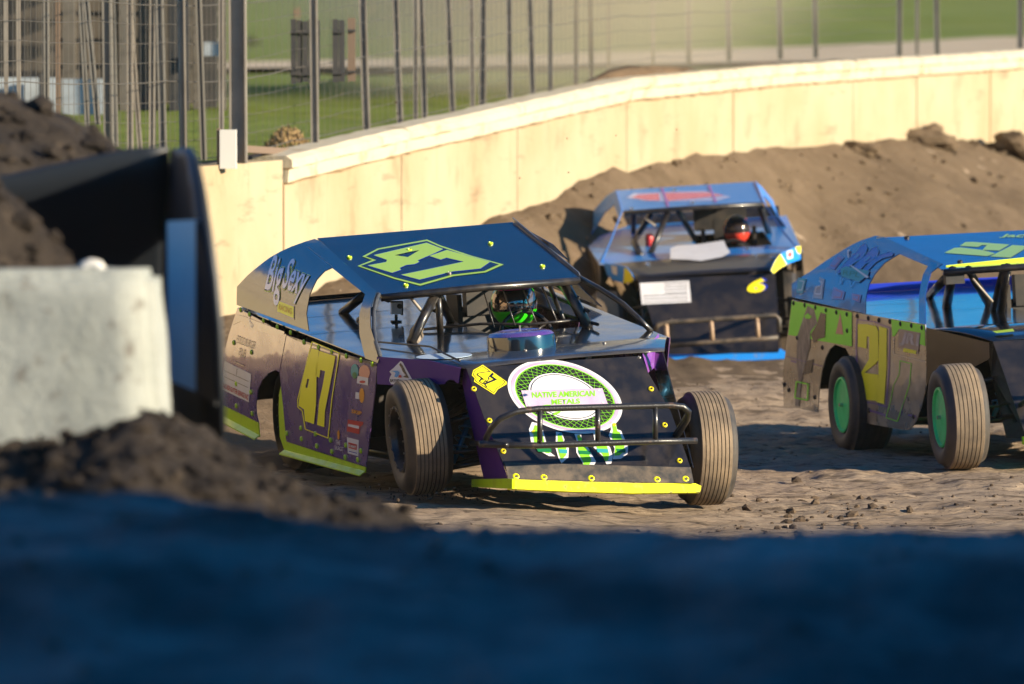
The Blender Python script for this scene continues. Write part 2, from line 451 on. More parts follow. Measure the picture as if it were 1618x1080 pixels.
CT = np.array([   # tyre contacts (x, y, z) and soft anchors that shape the racing surface
    (-0.58, 29.7, 0.02), (1.12, 30.2, -0.09), (-1.42, 32.4, -0.03), (0.15, 32.9, -0.04), (2.85, 32.6, -0.03), (2.36, 35.2, -0.07),
    (0.85, 43.5, 0.08), (2.3, 43.5, 0.06), (5.5, 33.0, -0.05), (-3.0, 33.0, 0.08), (-3.0, 28.0, 0.10), (3.0, 28.0, -0.06), (0, 26.0, 0.0), (6, 27, -0.1), (-2.2, 37.0, 0.10),
    (5, 45, 0.2), (9, 50, 0.4), (8, 38, 0.05)])
def ground(X, Y, fine=True):
    X = np.asarray(X, float); Y = np.asarray(Y, float)
    num = np.zeros_like(X); den = np.zeros_like(X) + 1e-9
    for cx, cy, cz in CT:
        w = np.exp(-(((X - cx) / 1.1) ** 2 + ((Y - cy) / 2.0) ** 2)) + 1e-3 / (1 + ((X - cx) ** 2 + (Y - cy) ** 2) / 9)
        num += w * cz; den += w
    z = num / den
    sl = wall_slope(X)
    d = (wall_y(X) - Y) / np.sqrt(1 + sl ** 2)          # distance inside the wall
    base = np.interp(X, WX, WB)
    L = 1.9 + 2.6 * sstep(2.0, 5.5, X)
    w = np.clip(1 - d / L, 0, 1) ** 1.5
    w = w * w * (3 - 2 * w) * 0.5 + w * 0.5
    z = z * (1 - w) + base * w
    if fine:
        soft = sstep(0.15, 0.6, w)
        z = z + soft * (0.09 * fbm(X * 1.1, Y * 1.1, 5, 3, 0.5))
        z = z + 0.035 * fbm(X * 0.9, Y * 0.9, 3, 5) + 0.030 * fbm(X * 3.0, Y * 5.0, 4, 11, 0.6)
        rough = sstep(-0.05, 0.25, fbm(X * 0.5 + 3, Y * 0.35, 2, 21))
        z = z + rough * 0.035 * np.abs(fbm(X * 5.0, Y * 8.0, 3, 31, 0.6))
        z = z - 0.02 * sstep(0.16, 0.3, np.abs(fbm(X * 1.2, Y * 3.0, 2, 41)))
    z = np.where(d < -0.15, np.minimum(z, base - 0.5), z)
    return z
def gz(x, y): return float(ground(np.array([x]), np.array([y]), False)[0])

# ------------------------------------------------------------------ SETTING: ground sheets
def lin(a, b, st): return list(np.arange(a, b, st))
g = grid_obj("ground", [-600, -200, -60, 0, 60, 200, 700], [-400, -100, -20, 30, 80, 200, 440], lambda X, Y: X * 0 - 1.6 - 0.0 * Y, M_BERM)
tag(g, None, kind="structure")
tx = lin(-12, -3.6, 0.3) + lin(-3.6, 7.6, 0.036) + lin(7.6, 14, 0.2) + lin(14, 60, 3.0)
ty = lin(14, 27.2, 0.6) + lin(27.2, 36, 0.040) + lin(36, 47, 0.07) + lin(47, 66, 0.14) + lin(66, 96, 2.0)
track = tag(grid_obj("track", tx, ty, ground, M_TRACK), None, kind="structure")

FT_Y = [30, 38, 45, 60, 90, 120, 200, 250, 420]
FT_Z = [1.55, 1.80, 2.05, 2.62, 3.02, 3.65, 6.3, 8.2, 21.0]
def fieldz(X, Y): return np.interp(Y, FT_Y, FT_Z) + 0.0008 * np.clip(X, -40, 60) * np.clip((Y - 80) / 40, 0, 1) * 10
fx = [-320, -200, -120, -80, -50, -35, -25, -18, -14] + lin(-12, 12, 0.5) + [12, 14, 17, 21, 26, 32, 40, 55, 80, 120, 200, 330]
tt = [0.22, 0.5, 1, 1.6, 2.3, 3.2, 4.5, 6, 8, 11, 15, 20, 26, 34, 44, 58, 76, 100, 130, 170, 220, 300, 370]
def strip_obj(name, fx, tt, zf, m):
    X = np.array([[x for x in fx] for t in tt], float)
    Y = np.array([[float(wall_y(x)) + t * (1.0 if x > -12 else 1.0) for x in fx] for t in tt])
    Z = zf(X, Y, np.array([[t for x in fx] for t in tt], float))
    mb = MB(); nx = len(fx)
    mb.v = [tuple(p) for p in np.stack([X.ravel(), Y.ravel(), Z.ravel()], 1)]
    mb.f = [(j * nx + i, j * nx + i + 1, (j + 1) * nx + i + 1, (j + 1) * nx + i) for j in range(len(tt) - 1) for i in range(nx - 1)]
    mb.m = [0] * len(mb.f)
    return mb.build(name, m, smooth=True)
field = tag(strip_obj("grass_field", fx, tt, lambda X, Y, T: np.minimum(fieldz(X, Y), np.where(T < 3, np.interp(X, WX, WT) + 0.05 + 0.1 * T, 99)) + 0.10 * fbm(X * 0.6, Y * 0.3, 3, 61) * np.clip(T / 4, 0, 1), M_GRASS), None, kind="structure")
bx_ = lin(-3.2, 14, 0.22)
bt_ = [0.25, 0.4, 0.6, 0.8, 1.0, 1.3, 1.6, 2.0, 2.5, 3.0, 3.6, 4.4]
def bankz(X, Y, T):
    on = sstep(-1.2, 1.6, X)
    h = 0.30 * np.exp(-((T - 1.5) / 1.2) ** 2) * (0.35 + 0.65 * on)
    return np.minimum(fieldz(X, Y), np.interp(X, WX, WT) + 0.1 * T) + h * (1 + 0.9 * fbm(X * 0.9, T * 1.2, 4, 71)) - 0.06 + 0.02 * on
tag(strip_obj("backfill_bank", bx_, bt_, bankz, M_BERM), None, kind="structure")
# pale gravel road across the field
rx = lin(-60, 90, 3.0)
mb = MB()
for i, x in enumerate(rx):
    w = float(vnoise(np.array([x * 0.3]), np.array([0.5]), 5)[0])
    xc = max(-9.0, min(x, 12.0))
    y0 = 79.0 + 2.1 * xc + 2.0 * w
    y1 = y0 + 24
    for y in (y0, y0 + 6, y0 + 12, y0 + 18, y1):
        mb.v.append((x, y, float(np.max([fieldz(np.array(x), np.array(y))])) + 0.10))
for i in range(len(rx) - 1):
    for k in range(4):
        a = i * 5 + k
        mb.f.append((a, a + 5, a + 6, a + 1)); mb.m.append(0)
tag(mb.build("gravel_road", M_ROAD, smooth=True), None, kind="structure")

# near infield bank in front of the camera, mound beside the block, unseen embankment added at right for its shade
MX = [-9, -4, -1.6, -1.5, -1.3, -1.09, -0.93, -0.82, -0.72, -0.58, -0.42, -0.30, 0.0, 1, 9]
MZ = [1.4, 1.30, 1.19, 1.19, 1.22, 1.28, 1.16, 1.11, 1.08, 1.02, 0.98, 0.93, 0.55, -0.5, -0.5]
def near_z(X, Y):
    r = np.interp(Y, [-80, 0, 5, 9.0, 10.2, 11.0, 11.6, 12.4, 13.1, 14.2, 16, 20, 24], [0.5, 0.5, 0.55, 0.88, 1.10, 1.275, 1.31, 1.26, 1.19, 0.75, 0.2, -0.5, -0.9])
    r = r + 0.05 * fbm(X * 1.3, Y * 0.9, 2, 303) * sstep(9, 10, Y) * (1 - sstep(12.2, 13.0, Y))
    lift = 0.085 * (1 - sstep(-1.0, -0.15, X)) * sstep(9.5, 12.8, Y) * (1 - sstep(14.5, 16.5, Y))
    r = r + lift - 0.05 * sstep(0.3, 1.4, X) * (1 - sstep(8.5, 11.0, Y))
    m = np.interp(X, MX, MZ)
    p = np.interp(Y, [11.5, 13.0, 14.4, 15.3, 15.9, 16.6, 17.5, 19.5, 22], [0.2, 0.80, 0.93, 0.99, 1.0, 0.97, 0.85, 0.45, 0.0])
    m = m * p - 0.25 * (1 - p)
    z = np.maximum(r, m) + 0.03 * np.exp(-((r - m) / 0.1) ** 2)
    lum = np.clip((z - 0.2) * 1.3, 0, 1)
    z = z + lum * sstep(13.2, 14.2, Y) * 0.05 * np.abs(fbm(X * 9, Y * 9, 3, 97, 0.6)) + lum * (0.35 + 0.65 * sstep(12.9, 13.8, Y)) * (0.095 * fbm(X * 3.1, Y * 2.1, 4, 81, 0.6) + 0.05 * np.abs(fbm(X * 8, Y * 6, 3, 91, 0.6)))
    shade_bank = 4.3 * sstep(2.0, 6.6, X) * sstep(-6, 3, Y) * (1 - sstep(9.9, 12.3, Y + 0.25 * fbm(X, Y, 3, 101)))  # unseen embankment, added to keep the low sun off the foreground
    return np.maximum(z, shade_bank + 0.12 * fbm(X * 1.5, Y * 1.5, 4, 111) - 0.15)
nx_ = [-60, -40, -25, -15, -10, -7, -5, -4, -3.4, -3] + lin(-2.7, 2.2, 0.035) + lin(2.2, 9, 0.2) + [9, 10, 12, 15, 22, 40, 60]
ny_ = [-80, -50, -30, -15, -8, -4, 0, 2, 4, 5, 6, 7, 7.6, 8.2] + lin(8.6, 17.6, 0.045) + lin(17.6, 24.1, 0.25)
tag(grid_obj("infield_bank", nx_, ny_, near_z, M_NEARDIRT), None, kind="structure")
def mound_z(X, Y): return near_z(X, Y) + 0.02 * sstep(13.3, 13.9, Y) * (1 - sstep(-0.30, -0.16, X)) - 0.03 * (1 - sstep(13.2, 13.7, Y)) - 0.05 * sstep(-0.24, -0.12, X)
tag(grid_obj("dirt_mound", lin(-2.9, -0.15, 0.03), lin(13.1, 17.0, 0.04), mound_z, M_BANK), None, kind="structure")

# heap of dirt behind and inside the steel bucket
def heap_z(X, Y):
    a = 2.33 - 0.55 * np.clip(X + 1.98, 0, 9) ** 1.4 * 1.0 - 0.02 * np.clip(X + 1.98, 0, 9) - 0.9 * np.abs(Y - 19.3) ** 1.7 * 0.35
    b = 2.10 - 1.02 * np.clip(X + 1.78, 0, 9) ** 0.95 - 0.9 * np.clip(16.95 - Y, 0, 9) - 0.35 * np.clip(Y - 17.1, 0, 9)
    sheet_gap = sstep(17.2, 17.55, Y)
    a = a - 2.2 * np.clip(X + 1.36, 0, 9)
    b = b - 2.2 * np.clip(X + 1.35, 0, 9)
    z = np.where(Y > 18.0, a, b - 0.5 * sheet_gap)
    return z + 0.10 * fbm(X * 2.4, Y * 2.4, 4, 121, 0.6) + 0.05 * np.abs(fbm(X * 7, Y * 7, 3, 131))
tag(grid_obj("dirt_heap", lin(-6, -1.34, 0.05), lin(16.3, 17.62, 0.05) , heap_z, M_BANK), None, kind="structure")
tag(grid_obj("dirt_mound", lin(-6, -1.18, 0.05), lin(18.05, 22, 0.06) , heap_z, M_BANK), None, kind="structure")

# loose clods
_ico = bmesh.new(); bmesh.ops.create_icosphere(_ico, subdivisions=1, radius=1.0)
ICO_V = [v.co.copy() for v in _ico.verts]; ICO_F = [tuple(v.index for v in f.verts) for f in _ico.faces]; _ico.free()
def lumps(name, pts, m, flat=0.7):
    mb = MB()
    for (x, y, z, r) in pts:
        rot = Euler((random.uniform(0, 6), random.uniform(0, 6), random.uniform(0, 6))).to_matrix()
        sc = Vector((r * random.uniform(0.7, 1.3), r * random.uniform(0.7, 1.3), r * random.uniform(0.6, 1.1)))
        vs2 = []
        for v in ICO_V:
            k = random.uniform(0.72, 1.18)
            p = rot @ Vector((v.x * sc.x * k, v.y * sc.y * k, v.z * sc.z * k))
            vs2.append((x + p.x, y + p.y, z + p.z * flat))
        mb.add(vs2, ICO_F)
    return tag(mb.build(name, m), None, kind="stuff")
pts = []
for i in range(5200):
    Y = 27.0 + 17 * random.random() ** 1.5; X = random.uniform(-0.11, 0.105) * Y
    dens = float(fbm(np.array([X * 0.8]), np.array([Y * 0.5]), 3, 141)[0])
    if dens < random.uniform(-0.25, 0.25): continue
    r = 0.004 + 0.013 * random.random() ** 3
    pts.append((X, Y, float(ground(np.array([X]), np.array([Y]))[0]) + r * 0.25, r))
for i in range(80):   # clumps thrown up beside the front tyre
    X = random.gauss(1.75, 0.35); Y = random.gauss(29.6, 0.7); r = 0.01 + 0.035 * random.random() ** 2.5
    pts.append((X, Y, float(ground(np.array([X]), np.array([Y]))[0]) + r * 0.2, r))
lumps("dirt_clods", pts, M_CLOD)
# soft brown cushion of dirt pushed up against the wall
cx_ = lin(-3.4, 2.0, 0.07) + lin(2.0, 9.0, 0.09)
cu_ = [0.02, 0.05] + [0.1 + 0.05 * i for i in range(12)] + [0.75 + 0.09 * i for i in range(14)] + [2.1 + .2 * i for i in range(10)]
def cushion():
    mb = MB(); nn = len(cx_)
    X = np.array([[x for x in cx_] for t in cu_]); Y = np.array([[float(wall_y(x)) - t * 3.0 * (1.0 + 0.5 * min(1, max(0, (x - 1.0) / 4))) for x in cx_] for t in cu_])
    Z = ground(X, Y) + 0.03 * np.clip(3.6 - np.array([[t for x in cx_] for t in cu_]), -1, 1) + 0.03 * fbm(X * 2, Y * 1.2, 3, 207)
    mb.v = [tuple(p) for p in np.stack([X.ravel(), Y.ravel(), Z.ravel()], 1)]
    mb.f = [(j * nn + i, (j + 1) * nn + i, (j + 1) * nn + i + 1, j * nn + i + 1) for j in range(len(cu_) - 1) for i in range(nn - 1)]
    mb.m = [0] * len(mb.f)
    return recalc(mb.build("dirt_cushion", M_CUSH, smooth=True))
tag(cushion(), None, kind="structure")
pts = []
for i in range(420):
    X = random.uniform(-0.6, 8); d = random.random() ** 1.3 * 1.8
    Y = float(wall_y(X)) - d * 2.2 - 0.15; r = 0.012 + 0.05 * random.random() ** 3
    pts.append((X, Y, float(ground(np.array([X]), np.array([Y]))[0]) + 0.03 + r * 0.15, r))
lumps("cushion_clods", pts, M_CUSH)
pts = []
for i in range(2600):
    X = random.uniform(-2.2, -0.2); Y = random.uniform(13.4, 16.2)
    r = 0.007 + 0.034 * random.random() ** 3
    pts.append((X, Y, float(mound_z(np.array([X]), np.array([Y]))[0]) + r * 0.2, r))
for i in range(700):
    X = random.uniform(-3.0, -1.4); Y = random.choice([random.uniform(16.4, 17.5), random.uniform(18.2, 20.0)])
    r = 0.01 + 0.05 * random.random() ** 3
    pts.append((X, Y, float(heap_z(np.array([X]), np.array([Y]))[0]) + r * 0.2, r))
lumps("mound_clods", pts, M_BANK)
pts = []
for i in range(300):
    X = random.uniform(-1.4, 1.6); Y = random.uniform(9.6, 13.2)
    r = 0.005 + 0.022 * random.random() ** 2.5
    pts.append((X, Y, float(near_z(np.array([X]), np.array([Y]))[0]) + r * 0.2, r))
lumps("bank_clods", pts, M_NEARDIRT)
pts = []
for i in range(170):   # mud flying off the loaded front tyre
    p = at(random.gauss(690, 45), 800 - abs(random.gauss(0, 22)), 29.3 + random.random() * 0.8)
    pts.append((p.x, p.y, max(p.z, 0.03), 0.003 + 0.010 * random.random() ** 2))
lumps("mud_spray", pts, M_CLOD, flat=1.0)
pts = []
for i in range(12):
    p = at(random.uniform(560, 1180), random.uniform(120, 420), 36 + random.random() * 6)
    pts.append((p.x, p.y, p.z, 0.005 + 0.006 * random.random()))
lumps("flying_dirt", pts, M_CLOD, flat=1.0)

def clod(px, py, Y, w, h, label):
    p = at(px, py, Y)
    bm = bmesh.new(); bmesh.ops.create_icosphere(bm, subdivisions=3, radius=1.0)
    sx = w / 2 * Y / F_PX; sz = h / 2 * Y / F_PX
    sd = random.uniform(0, 50)
    for v in bm.verts:
        c = v.co
        k = 1 + 0.85 * float(fbm(np.array([c.x * 1.3 + sd]), np.array([c.y * 1.3 + c.z * 2.1]), 3, 7)[0])
        v.co = Vector((c.x * sx * k, c.y * sx * 0.9 * k, c.z * sz * k))
    me = bpy.data.meshes.new("dirt_clod"); bm.to_mesh(me); bm.free()
    me.materials.append(M_CUSH)
    o = bpy.data.objects.new("dirt_clod", me); COL.objects.link(o); o.location = p
    tag(o, label, "dirt clod", "big clods along the wall")
clod(1458, 226, 59.0, 88, 62, "largest brown dirt clod, peaked, lying against the cream wall")
clod(1600, 232, 60.5, 80, 46, "long brown dirt clod against the cream wall at the photo's right edge")
clod(1352, 236, 57.0, 64, 30, "low flat brown dirt clod on the berm, just left of the peaked clod")

# ------------------------------------------------------------------ concrete wall
wall = empty("concrete_wall", Matrix.Translation((0, 44, 0)))
tag(wall, "long cream concrete track wall with a stained ledge, curving away behind the cars", "wall")
def wp(x, back=0.0, z=0.0):
    y = float(wall_y(x)); sl = float(wall_slope(x)); n = Vector((sl, -1.0, 0)).normalized()     # towards the track
    return Vector((x, y, 0)) - n * back + Vector((0, 0, z)) - Vector((0, 44, 0))
def wall_piece(name, x0, x1, prof_fn, m, step=0.18, jit=0.0):
    k = max(2, int((x1 - x0) * 3.2 / step))
    mb = MB(); P = 0
    rows = []
    for i in range(k + 1):
        x = x0 + (x1 - x0) * i / k
        pr = prof_fn(x); P = len(pr)
        rows.append([wp(x, b + (jit * (random.random() - .5) if jit else 0), z + (jit * 0.6 * (random.random() - .5) if jit else 0)) for b, z in pr])
    vv = [q for r_ in rows for q in r_]
    ff = []
    for i in range(k):
        for j in range(P):
            ff.append((i * P + j, (i + 1) * P + j, (i + 1) * P + (j + 1) % P, i * P + (j + 1) % P))
    ff.append(tuple(range(P))); ff.append(tuple(k * P + j for j in range(P))[::-1])
    return recalc(mb.add(vv, ff).build(name, m, wall))
def T(x): return float(np.interp(x, WX, WT))
def Bz(x): return float(np.interp(x, WX, WB))
joints = [-12, -9.0, -6.2, -4.0, -2.9, -1.83, -0.95, 0.05, 1.15, 2.35, 3.85, 4.7, 5.75, 7.6, 10, 13, 17, 24]
for a, b in zip(joints[:-1], joints[1:]):
    plain = b <= -1.8
    dz = -0.02 if plain else -0.20
    wall_piece("panel", a + 0.003, b - 0.003, lambda x: [(0, Bz(x) - 0.9), (0.26, Bz(x) - 0.9), (0.26, T(x) + dz), (0, T(x) + dz)], M_WALL)
    if not plain:
        wall_piece("ledge", a + 0.001, b - 0.001, lambda x: [(-0.035, T(x) - 0.20), (0.24, T(x) - 0.20), (0.24, T(x) - 0.09), (-0.05, T(x) - 0.095)], M_CAP, jit=0.014)
        wall_piece("cap", a + 0.001, b - 0.001, lambda x: [(-0.07, T(x) - 0.088), (0.27, T(x) - 0.088), (0.27, T(x) + 0.01), (-0.02, T(x) + 0.015), (-0.075, T(x) - 0.02)], M_CAP, jit=0.016)
        wall_piece("rust_shade_line", a + 0.001, b - 0.001, lambda x: [(-0.052, T(x) - 0.100), (0.1, T(x) - 0.100), (0.1, T(x) - 0.086), (-0.052, T(x) - 0.086)], M_STAINSHADE, jit=0.014)  # strip paints the shadow under the cap together with its rust
        wall_piece("rust_shade_line", a + 0.001, b - 0.001, lambda x: [(-0.012, T(x) - 0.222), (0.1, T(x) - 0.222), (0.1, T(x) - 0.196), (-0.03, T(x) - 0.196)], M_STAINSHADE, jit=0.026)
for x in (-1.83, 2.35, 4.7, 5.75):
    mb = MB(); mb.box(wp(x, -0.004, (T(x) + Bz(x)) / 2 - 0.25), (0.018, 0.010, T(x) - Bz(x) + 0.1), Matrix.Rotation(math.atan(float(wall_slope(x))), 3, 'Z'))
    mb.build("joint_strip", M_STAINSHADE, wall)

# white-painted box post and brown beam on the wall
p = at(359, 254, 38.9)
bp = empty("box_post", Matrix.Translation((p.x, p.y + 0.15, p.z - 0.05)))
tag(bp, "short white box post standing on the cream wall beside the tall steel posts", "post")
mb = MB(); mb.box((0, 0, 0.14), (0.125, 0.12, 0.30)); mb.build("shaft", M_WHITEP, bp)
mb = MB(); mb.box((-0.075, 0.02, 0.15), (0.022, 0.10, 0.30)); mb.build("side_bracket", M_BEAM, bp)
p0, p1 = at(374, 233, 39.4), at(482, 240, 42.0)
mb = MB(); d = (p1 - p0); mb.box((0, 0, 0), (d.length, 0.10, 0.055), d.to_track_quat('X', 'Z').to_matrix())
o = mb.build("wooden_beam", M_BEAM); o.location = (p0 + p1) / 2 + Vector((0, 0.25, -0.01))
tag(o, "brown wooden beam lying along the back of the wall top", "beam")

# ------------------------------------------------------------------ catch fence
fence = empty("catch_fence", Matrix.Translation((0, 44, 0)))
tag(fence, "tall wire catch fence on steel posts standing behind the cream wall", "fence")
FO = Vector((0, 44, 0))
def hpost(px, py, Y, w, ht, m=M_POST, lean=0.0, parent=None, off=FO, name="post", dark=True):
    p = at(px, py, Y) - off
    mb = MB()
    q = p + Vector((lean * ht, 0, ht))
    c = (p + q) / 2
    rot = Matrix.Rotation(math.atan(lean), 3, 'Y')
    mb.box(c, (w, w * 0.22, ht), rot)
    mb.box(c + Vector((-w / 2 + 0.008, 0, 0)), (0.014, w, ht - 0.004), rot)
    mb.box(c + Vector((w / 2 - 0.008, 0, 0)), (0.014, w * 1.02, ht - 0.002), rot)
    return mb.build(name, m, parent if parent else fence)
for px, py, Y, w, ln in [(377, 252, 39.3, 0.135, -0.004), (350, 238, 39.2, 0.05, 0), (498, 232, 42, 0.085, -0.01), (580, 222, 44, 0.085, -0.03), (633, 212, 45.5, 0.075, -0.035), (657, 205, 46.5, 0.06, 0.0),
                         (672, 205, 47, 0.075, -0.03), (716, 190, 48, 0.075, -0.04), (747, 178, 48.5, 0.06, -0.01), (762, 172, 49, 0.09, 0.01), (806, 160, 50, 0.075, -0.01), (842, 150, 51, 0.075, -0.03),
                         (870, 140, 52, 0.06, 0.0), (910, 128, 54, 0.06, 0.0), (935, 122, 55, 0.07, -0.02), (962, 118, 57, 0.05, 0.0), (1032, 96, 60, 0.06, -0.01), (1088, 93, 61, 0.09, 0.0), (1152, 90, 62, 0.085, -0.02), (1233, 87, 63, 0.085, -0.02),
                         (1289, 85, 64, 0.085, -0.02), (1421, 82, 65, 0.085, 0.0), (1449, 80, 68, 0.06, 0.0), (1481, 81, 66, 0.085, -0.02), (1612, 70, 66, 0.09, 0.0)]:
    hpost(px, py + 6, Y, w * (0.8 if w < .13 else 1), 4.2, lean=ln)
# left stretch: leaning pipes, rails
for px, py, Y, w, ln, m in [(74, 200, 36.4, 0.042, 0.0, M_PALEPOST), (92, 205, 36.6, 0.034, 0.0, M_BEAM), (140, 215, 37.4, 0.04, -0.05, M_PALEPOST), (155, 190, 37.4, 0.045, -0.09, M_PALEPOST), (172, 225, 37.6, 0.075, -0.01, M_PALEPOST), (184, 225, 37.7, 0.035, -0.02, M_PALEPOST),
                         (222, 235, 37.9, 0.04, -0.07, M_POST), (258, 240, 38.0, 0.06, -0.02, M_PALEPOST), (290, 240, 38.2, 0.06, -0.01, M_POST), (322, 245, 38.5, 0.05, -0.03, M_PALEPOST), (10, 200, 35.9, 0.03, 0, M_POST), (30, 200, 36.0, 0.03, 0, M_POST), (206, 235, 37.8, 0.05, 0, M_POST), (240, 235, 38, 0.05, 0.01, M_POST)]:
    hpost(px, py + 8, Y + 1.2, w, 3.4, lean=ln, m=m)
# wires: real thin strands, far too many to pick apart
mb = MB()
def strand(a, b, r=0.0022, sag=0.0, n=1):
    pts = []
    for i in range(n + 1):
        t = i / n
        q = Vector(a).lerp(Vector(b), t); q.z -= sag * 4 * t * (1 - t)
        pts.append(q)
    mb.tube(pts, r, 3)
xs = list(np.arange(-5.0, -1.9, 0.030)) + list(np.arange(-1.9, 2.2, 0.045))
for x in xs:
    thick = 0.0016 if x > -2.3 else 0.0022
    strand(wp(x, 0.42, T(x) - 0.3), wp(x, 0.42 + 0.02 * math.sin(x * 9), T(x) + 3.6), thick)
knots = list(np.arange(-5.2, 5.2, 0.42))
for zi in range(24):
    z = 0.02 + zi * 0.15
    for a, b in zip(knots[:-1], knots[1:]):
        strand(wp(a, 0.42, T(a) + z + 0.01 * math.sin(a * 7 + zi)), wp(b, 0.42, T(b) + z + 0.01 * math.sin(b * 7 + zi)), 0.0024 if zi % 4 else 0.0045, 0.012, 3)
o = mb.build("wire_mesh", M_WIRE, fence); o["kind"] = "stuff"

# dark boards hung on the fence posts
def board(px0, py0, px1, py1, Y, th, label, nsl, m=M_BOARD):
    a, b = at(px0, py0, Y), at(px1, py1, Y)
    w, h = abs(b.x - a.x), abs(a.z - b.z)
    e = empty("fence_board", Matrix.Translation(((a.x + b.x) / 2, Y, (a.z + b.z) / 2)))
    tag(e, label, "board", "dark boards on the fence")
    for i in range(nsl):
        ww = w / nsl
        mm = MB(); mm.box((-w / 2 + ww * (i + .5), 0.01 * (i % 2), 0), (ww - 0.004, th, h * (1 - 0.03 * (i % 3)))); mm.build("slat", m, e)
    for s in (-0.35, 0.3):
        mm = MB(); mm.box((0, -th / 2 - 0.012, s * h), (w * 1.02, 0.02, 0.020)); mm.build("batten", M_BOARD, e)
board(459, 30, 506, 132, 42.4, 0.05, "wider dark slatted board fixed to the fence post above the grass", 5)
board(525, 30, 545, 130, 43.0, 0.05, "narrow dark board hung on the fence right of the wider board", 2)
board(549, 28, 562, 128, 43.4, 0.04, "thin mottled dark board on the fence next to the leaning post", 1, M_BEAM)

# grandstand behind the fence on the left
gs = empty("grandstand", Matrix.Translation((-4.6, 49.0, 2.0)))
tag(gs, "grey bleacher stand of slatted boards behind the wire fence, above the dirt heap", "grandstand")
G0 = Vector((-4.6, 49.0, 2.0))
def gbox(px0, py0, px1, py1, Y, th, m, name):
    a, b = at(px0, py0, Y) - G0, at(px1, py1, Y) - G0
    mm = MB(); mm.box(((a.x + b.x) / 2, a.y, (a.z + b.z) / 2), (abs(b.x - a.x), th, abs(a.z - b.z)))
    return mm.build(name, m, gs)
for i in range(17):
    gbox(-14 + i * 6.2, -160, -10.6 + i * 6.2, 121, 49.5, 0.05, M_BOARD if i % 3 else M_GSPOST, "slat")
gbox(-40, 122, 66, 190, 49.4, 0.05, M_PANEL, "panel"); gbox(70, 122, 92, 200, 49.45, 0.05, M_PANEL, "panel"); gbox(98, 124, 162, 205, 49.6, 0.05, M_PANEL, "panel")
gbox(62, 118, 78, 260, 49.2, 0.12, M_BOARD, "column")
gbox(-40, -170, 346, 250, 52.5, 0.06, M_STAND2, "back_wall")
for i, (x0, x1, m) in enumerate([(100, 120, M_GSPOST), (126, 134, M_GSPOST), (160, 188, M_GSPOST), (190, 214, M_GSPOST), (218, 236, M_GSPOST), (240, 262, M_GSPOST), (266, 300, M_BOARD), (304, 316, M_GSPOST), (320, 344, M_BOARD), (350, 358, M_GSPOST), (364, 372, M_BOARD)]):
    gbox(x0, -170, x1, 235, 50.5 + 0.3 * (i % 3), 0.12, m, "column")
for k in range(7):
    gbox(92, -150 + 42 * k, 345, -143 + 42 * k, 51.6, 0.25, M_GSPOST, "bench")
gbox(323, 66, 352, 88, 50.2, 0.1, M_PANEL, "panel")
gbox(30, 184, 96, 190, 49.0, 0.06, M_GSPOST, "rail")

# unseen length of stand along the straight, added for reflections and warm bounce
dv = Vector((0.286, 0.958, 0)); nv = Vector((0.958, -0.286, 0)); st = Vector((-5.7, 50.2, 0)) - G0
ang = math.atan2(dv.y, dv.x)
for i in range(15):
    c = st - dv * (3.2 * i + 1.6)
    mm = MB(); mm.box(c + Vector((0, 0, 5.55)) - nv * 6.0, (3.17, 0.1, 3.9), Matrix.Rotation(ang, 3, 'Z')); mm.build("added_back_board", M_STAND, gs)
for k_ in range(8):
    c = st - dv * 24.0 - nv * (0.65 * k_ + 0.3)
    mm = MB(); mm.box(c + Vector((0, 0, 1.6 + 0.36 * k_)), (48.0, 0.62, 0.08), Matrix.Rotation(ang, 3, 'Z')); mm.box(c + nv * 0.29 + Vector((0, 0, 1.42 + 0.36 * k_)), (48.0, 0.03, 0.27), Matrix.Rotation(ang, 3, 'Z'))
    mm.build("bench", M_STAND, gs)
# dry brush and dark shrubs on the grass
def brush(px, py, Y, w, h, label, m, n=260, cat="bush", name="dry_bush"):
    p = at(px, py, Y); sc = Y / F_PX
    mb = MB()
    for i in range(n):
        a = random.uniform(0, 6.283); r = math.sqrt(random.random())
        x, y = r * math.cos(a) * w / 2 * sc, r * math.sin(a) * w / 2 * sc
        zt = h * sc * (1 - r * r) * random.uniform(0.4, 1.0)
        t = Vector((random.uniform(-.08, .08), random.uniform(-.08, .08), 0.10)) * (w * sc)
        c = Vector((x, y, zt)); s_ = Vector((random.uniform(-1, 1), random.uniform(-1, 1), random.uniform(-.3, .3))).normalized() * 0.03 * w * sc
        mb.add([c - s_, c + s_, c + t], [(0, 1, 2)])
    for k in range(5):
        mb.tube([(0, 0, -0.1), (random.uniform(-.3, .3) * w * sc, random.uniform(-.3, .3) * w * sc, h * sc * 0.8)], 0.008, 4)
    o = mb.build(name, m); o.location = p
    tag(o, label, cat)
brush(455, 232, 43.5, 70, 32, "tan dry brush heaped at the foot of the fence beside the wide dark board", M_BUSH, 500)
brush(606, 214, 44.6, 30, 14, "small tan tuft at the foot of a leaning fence post", M_BUSH, 150)
brush(588, 18, 130, 16, 8, "tiny tan tuft far up the grass slope", M_BUSH, 60)
brush(405, 140, 80, 44, 14, "dark low shrub on the near edge of the gravel road", M_SHRUB, 200, name="dark_shrub")
brush(400, 72, 120, 30, 18, "dark shrub on the grass beyond the gravel road", M_SHRUB, 160, name="dark_shrub")
brush(470, 24, 150, 10, 14, "reddish marker shrub far up the grass slope above the wide board", M_RED, 50, name="dark_shrub")

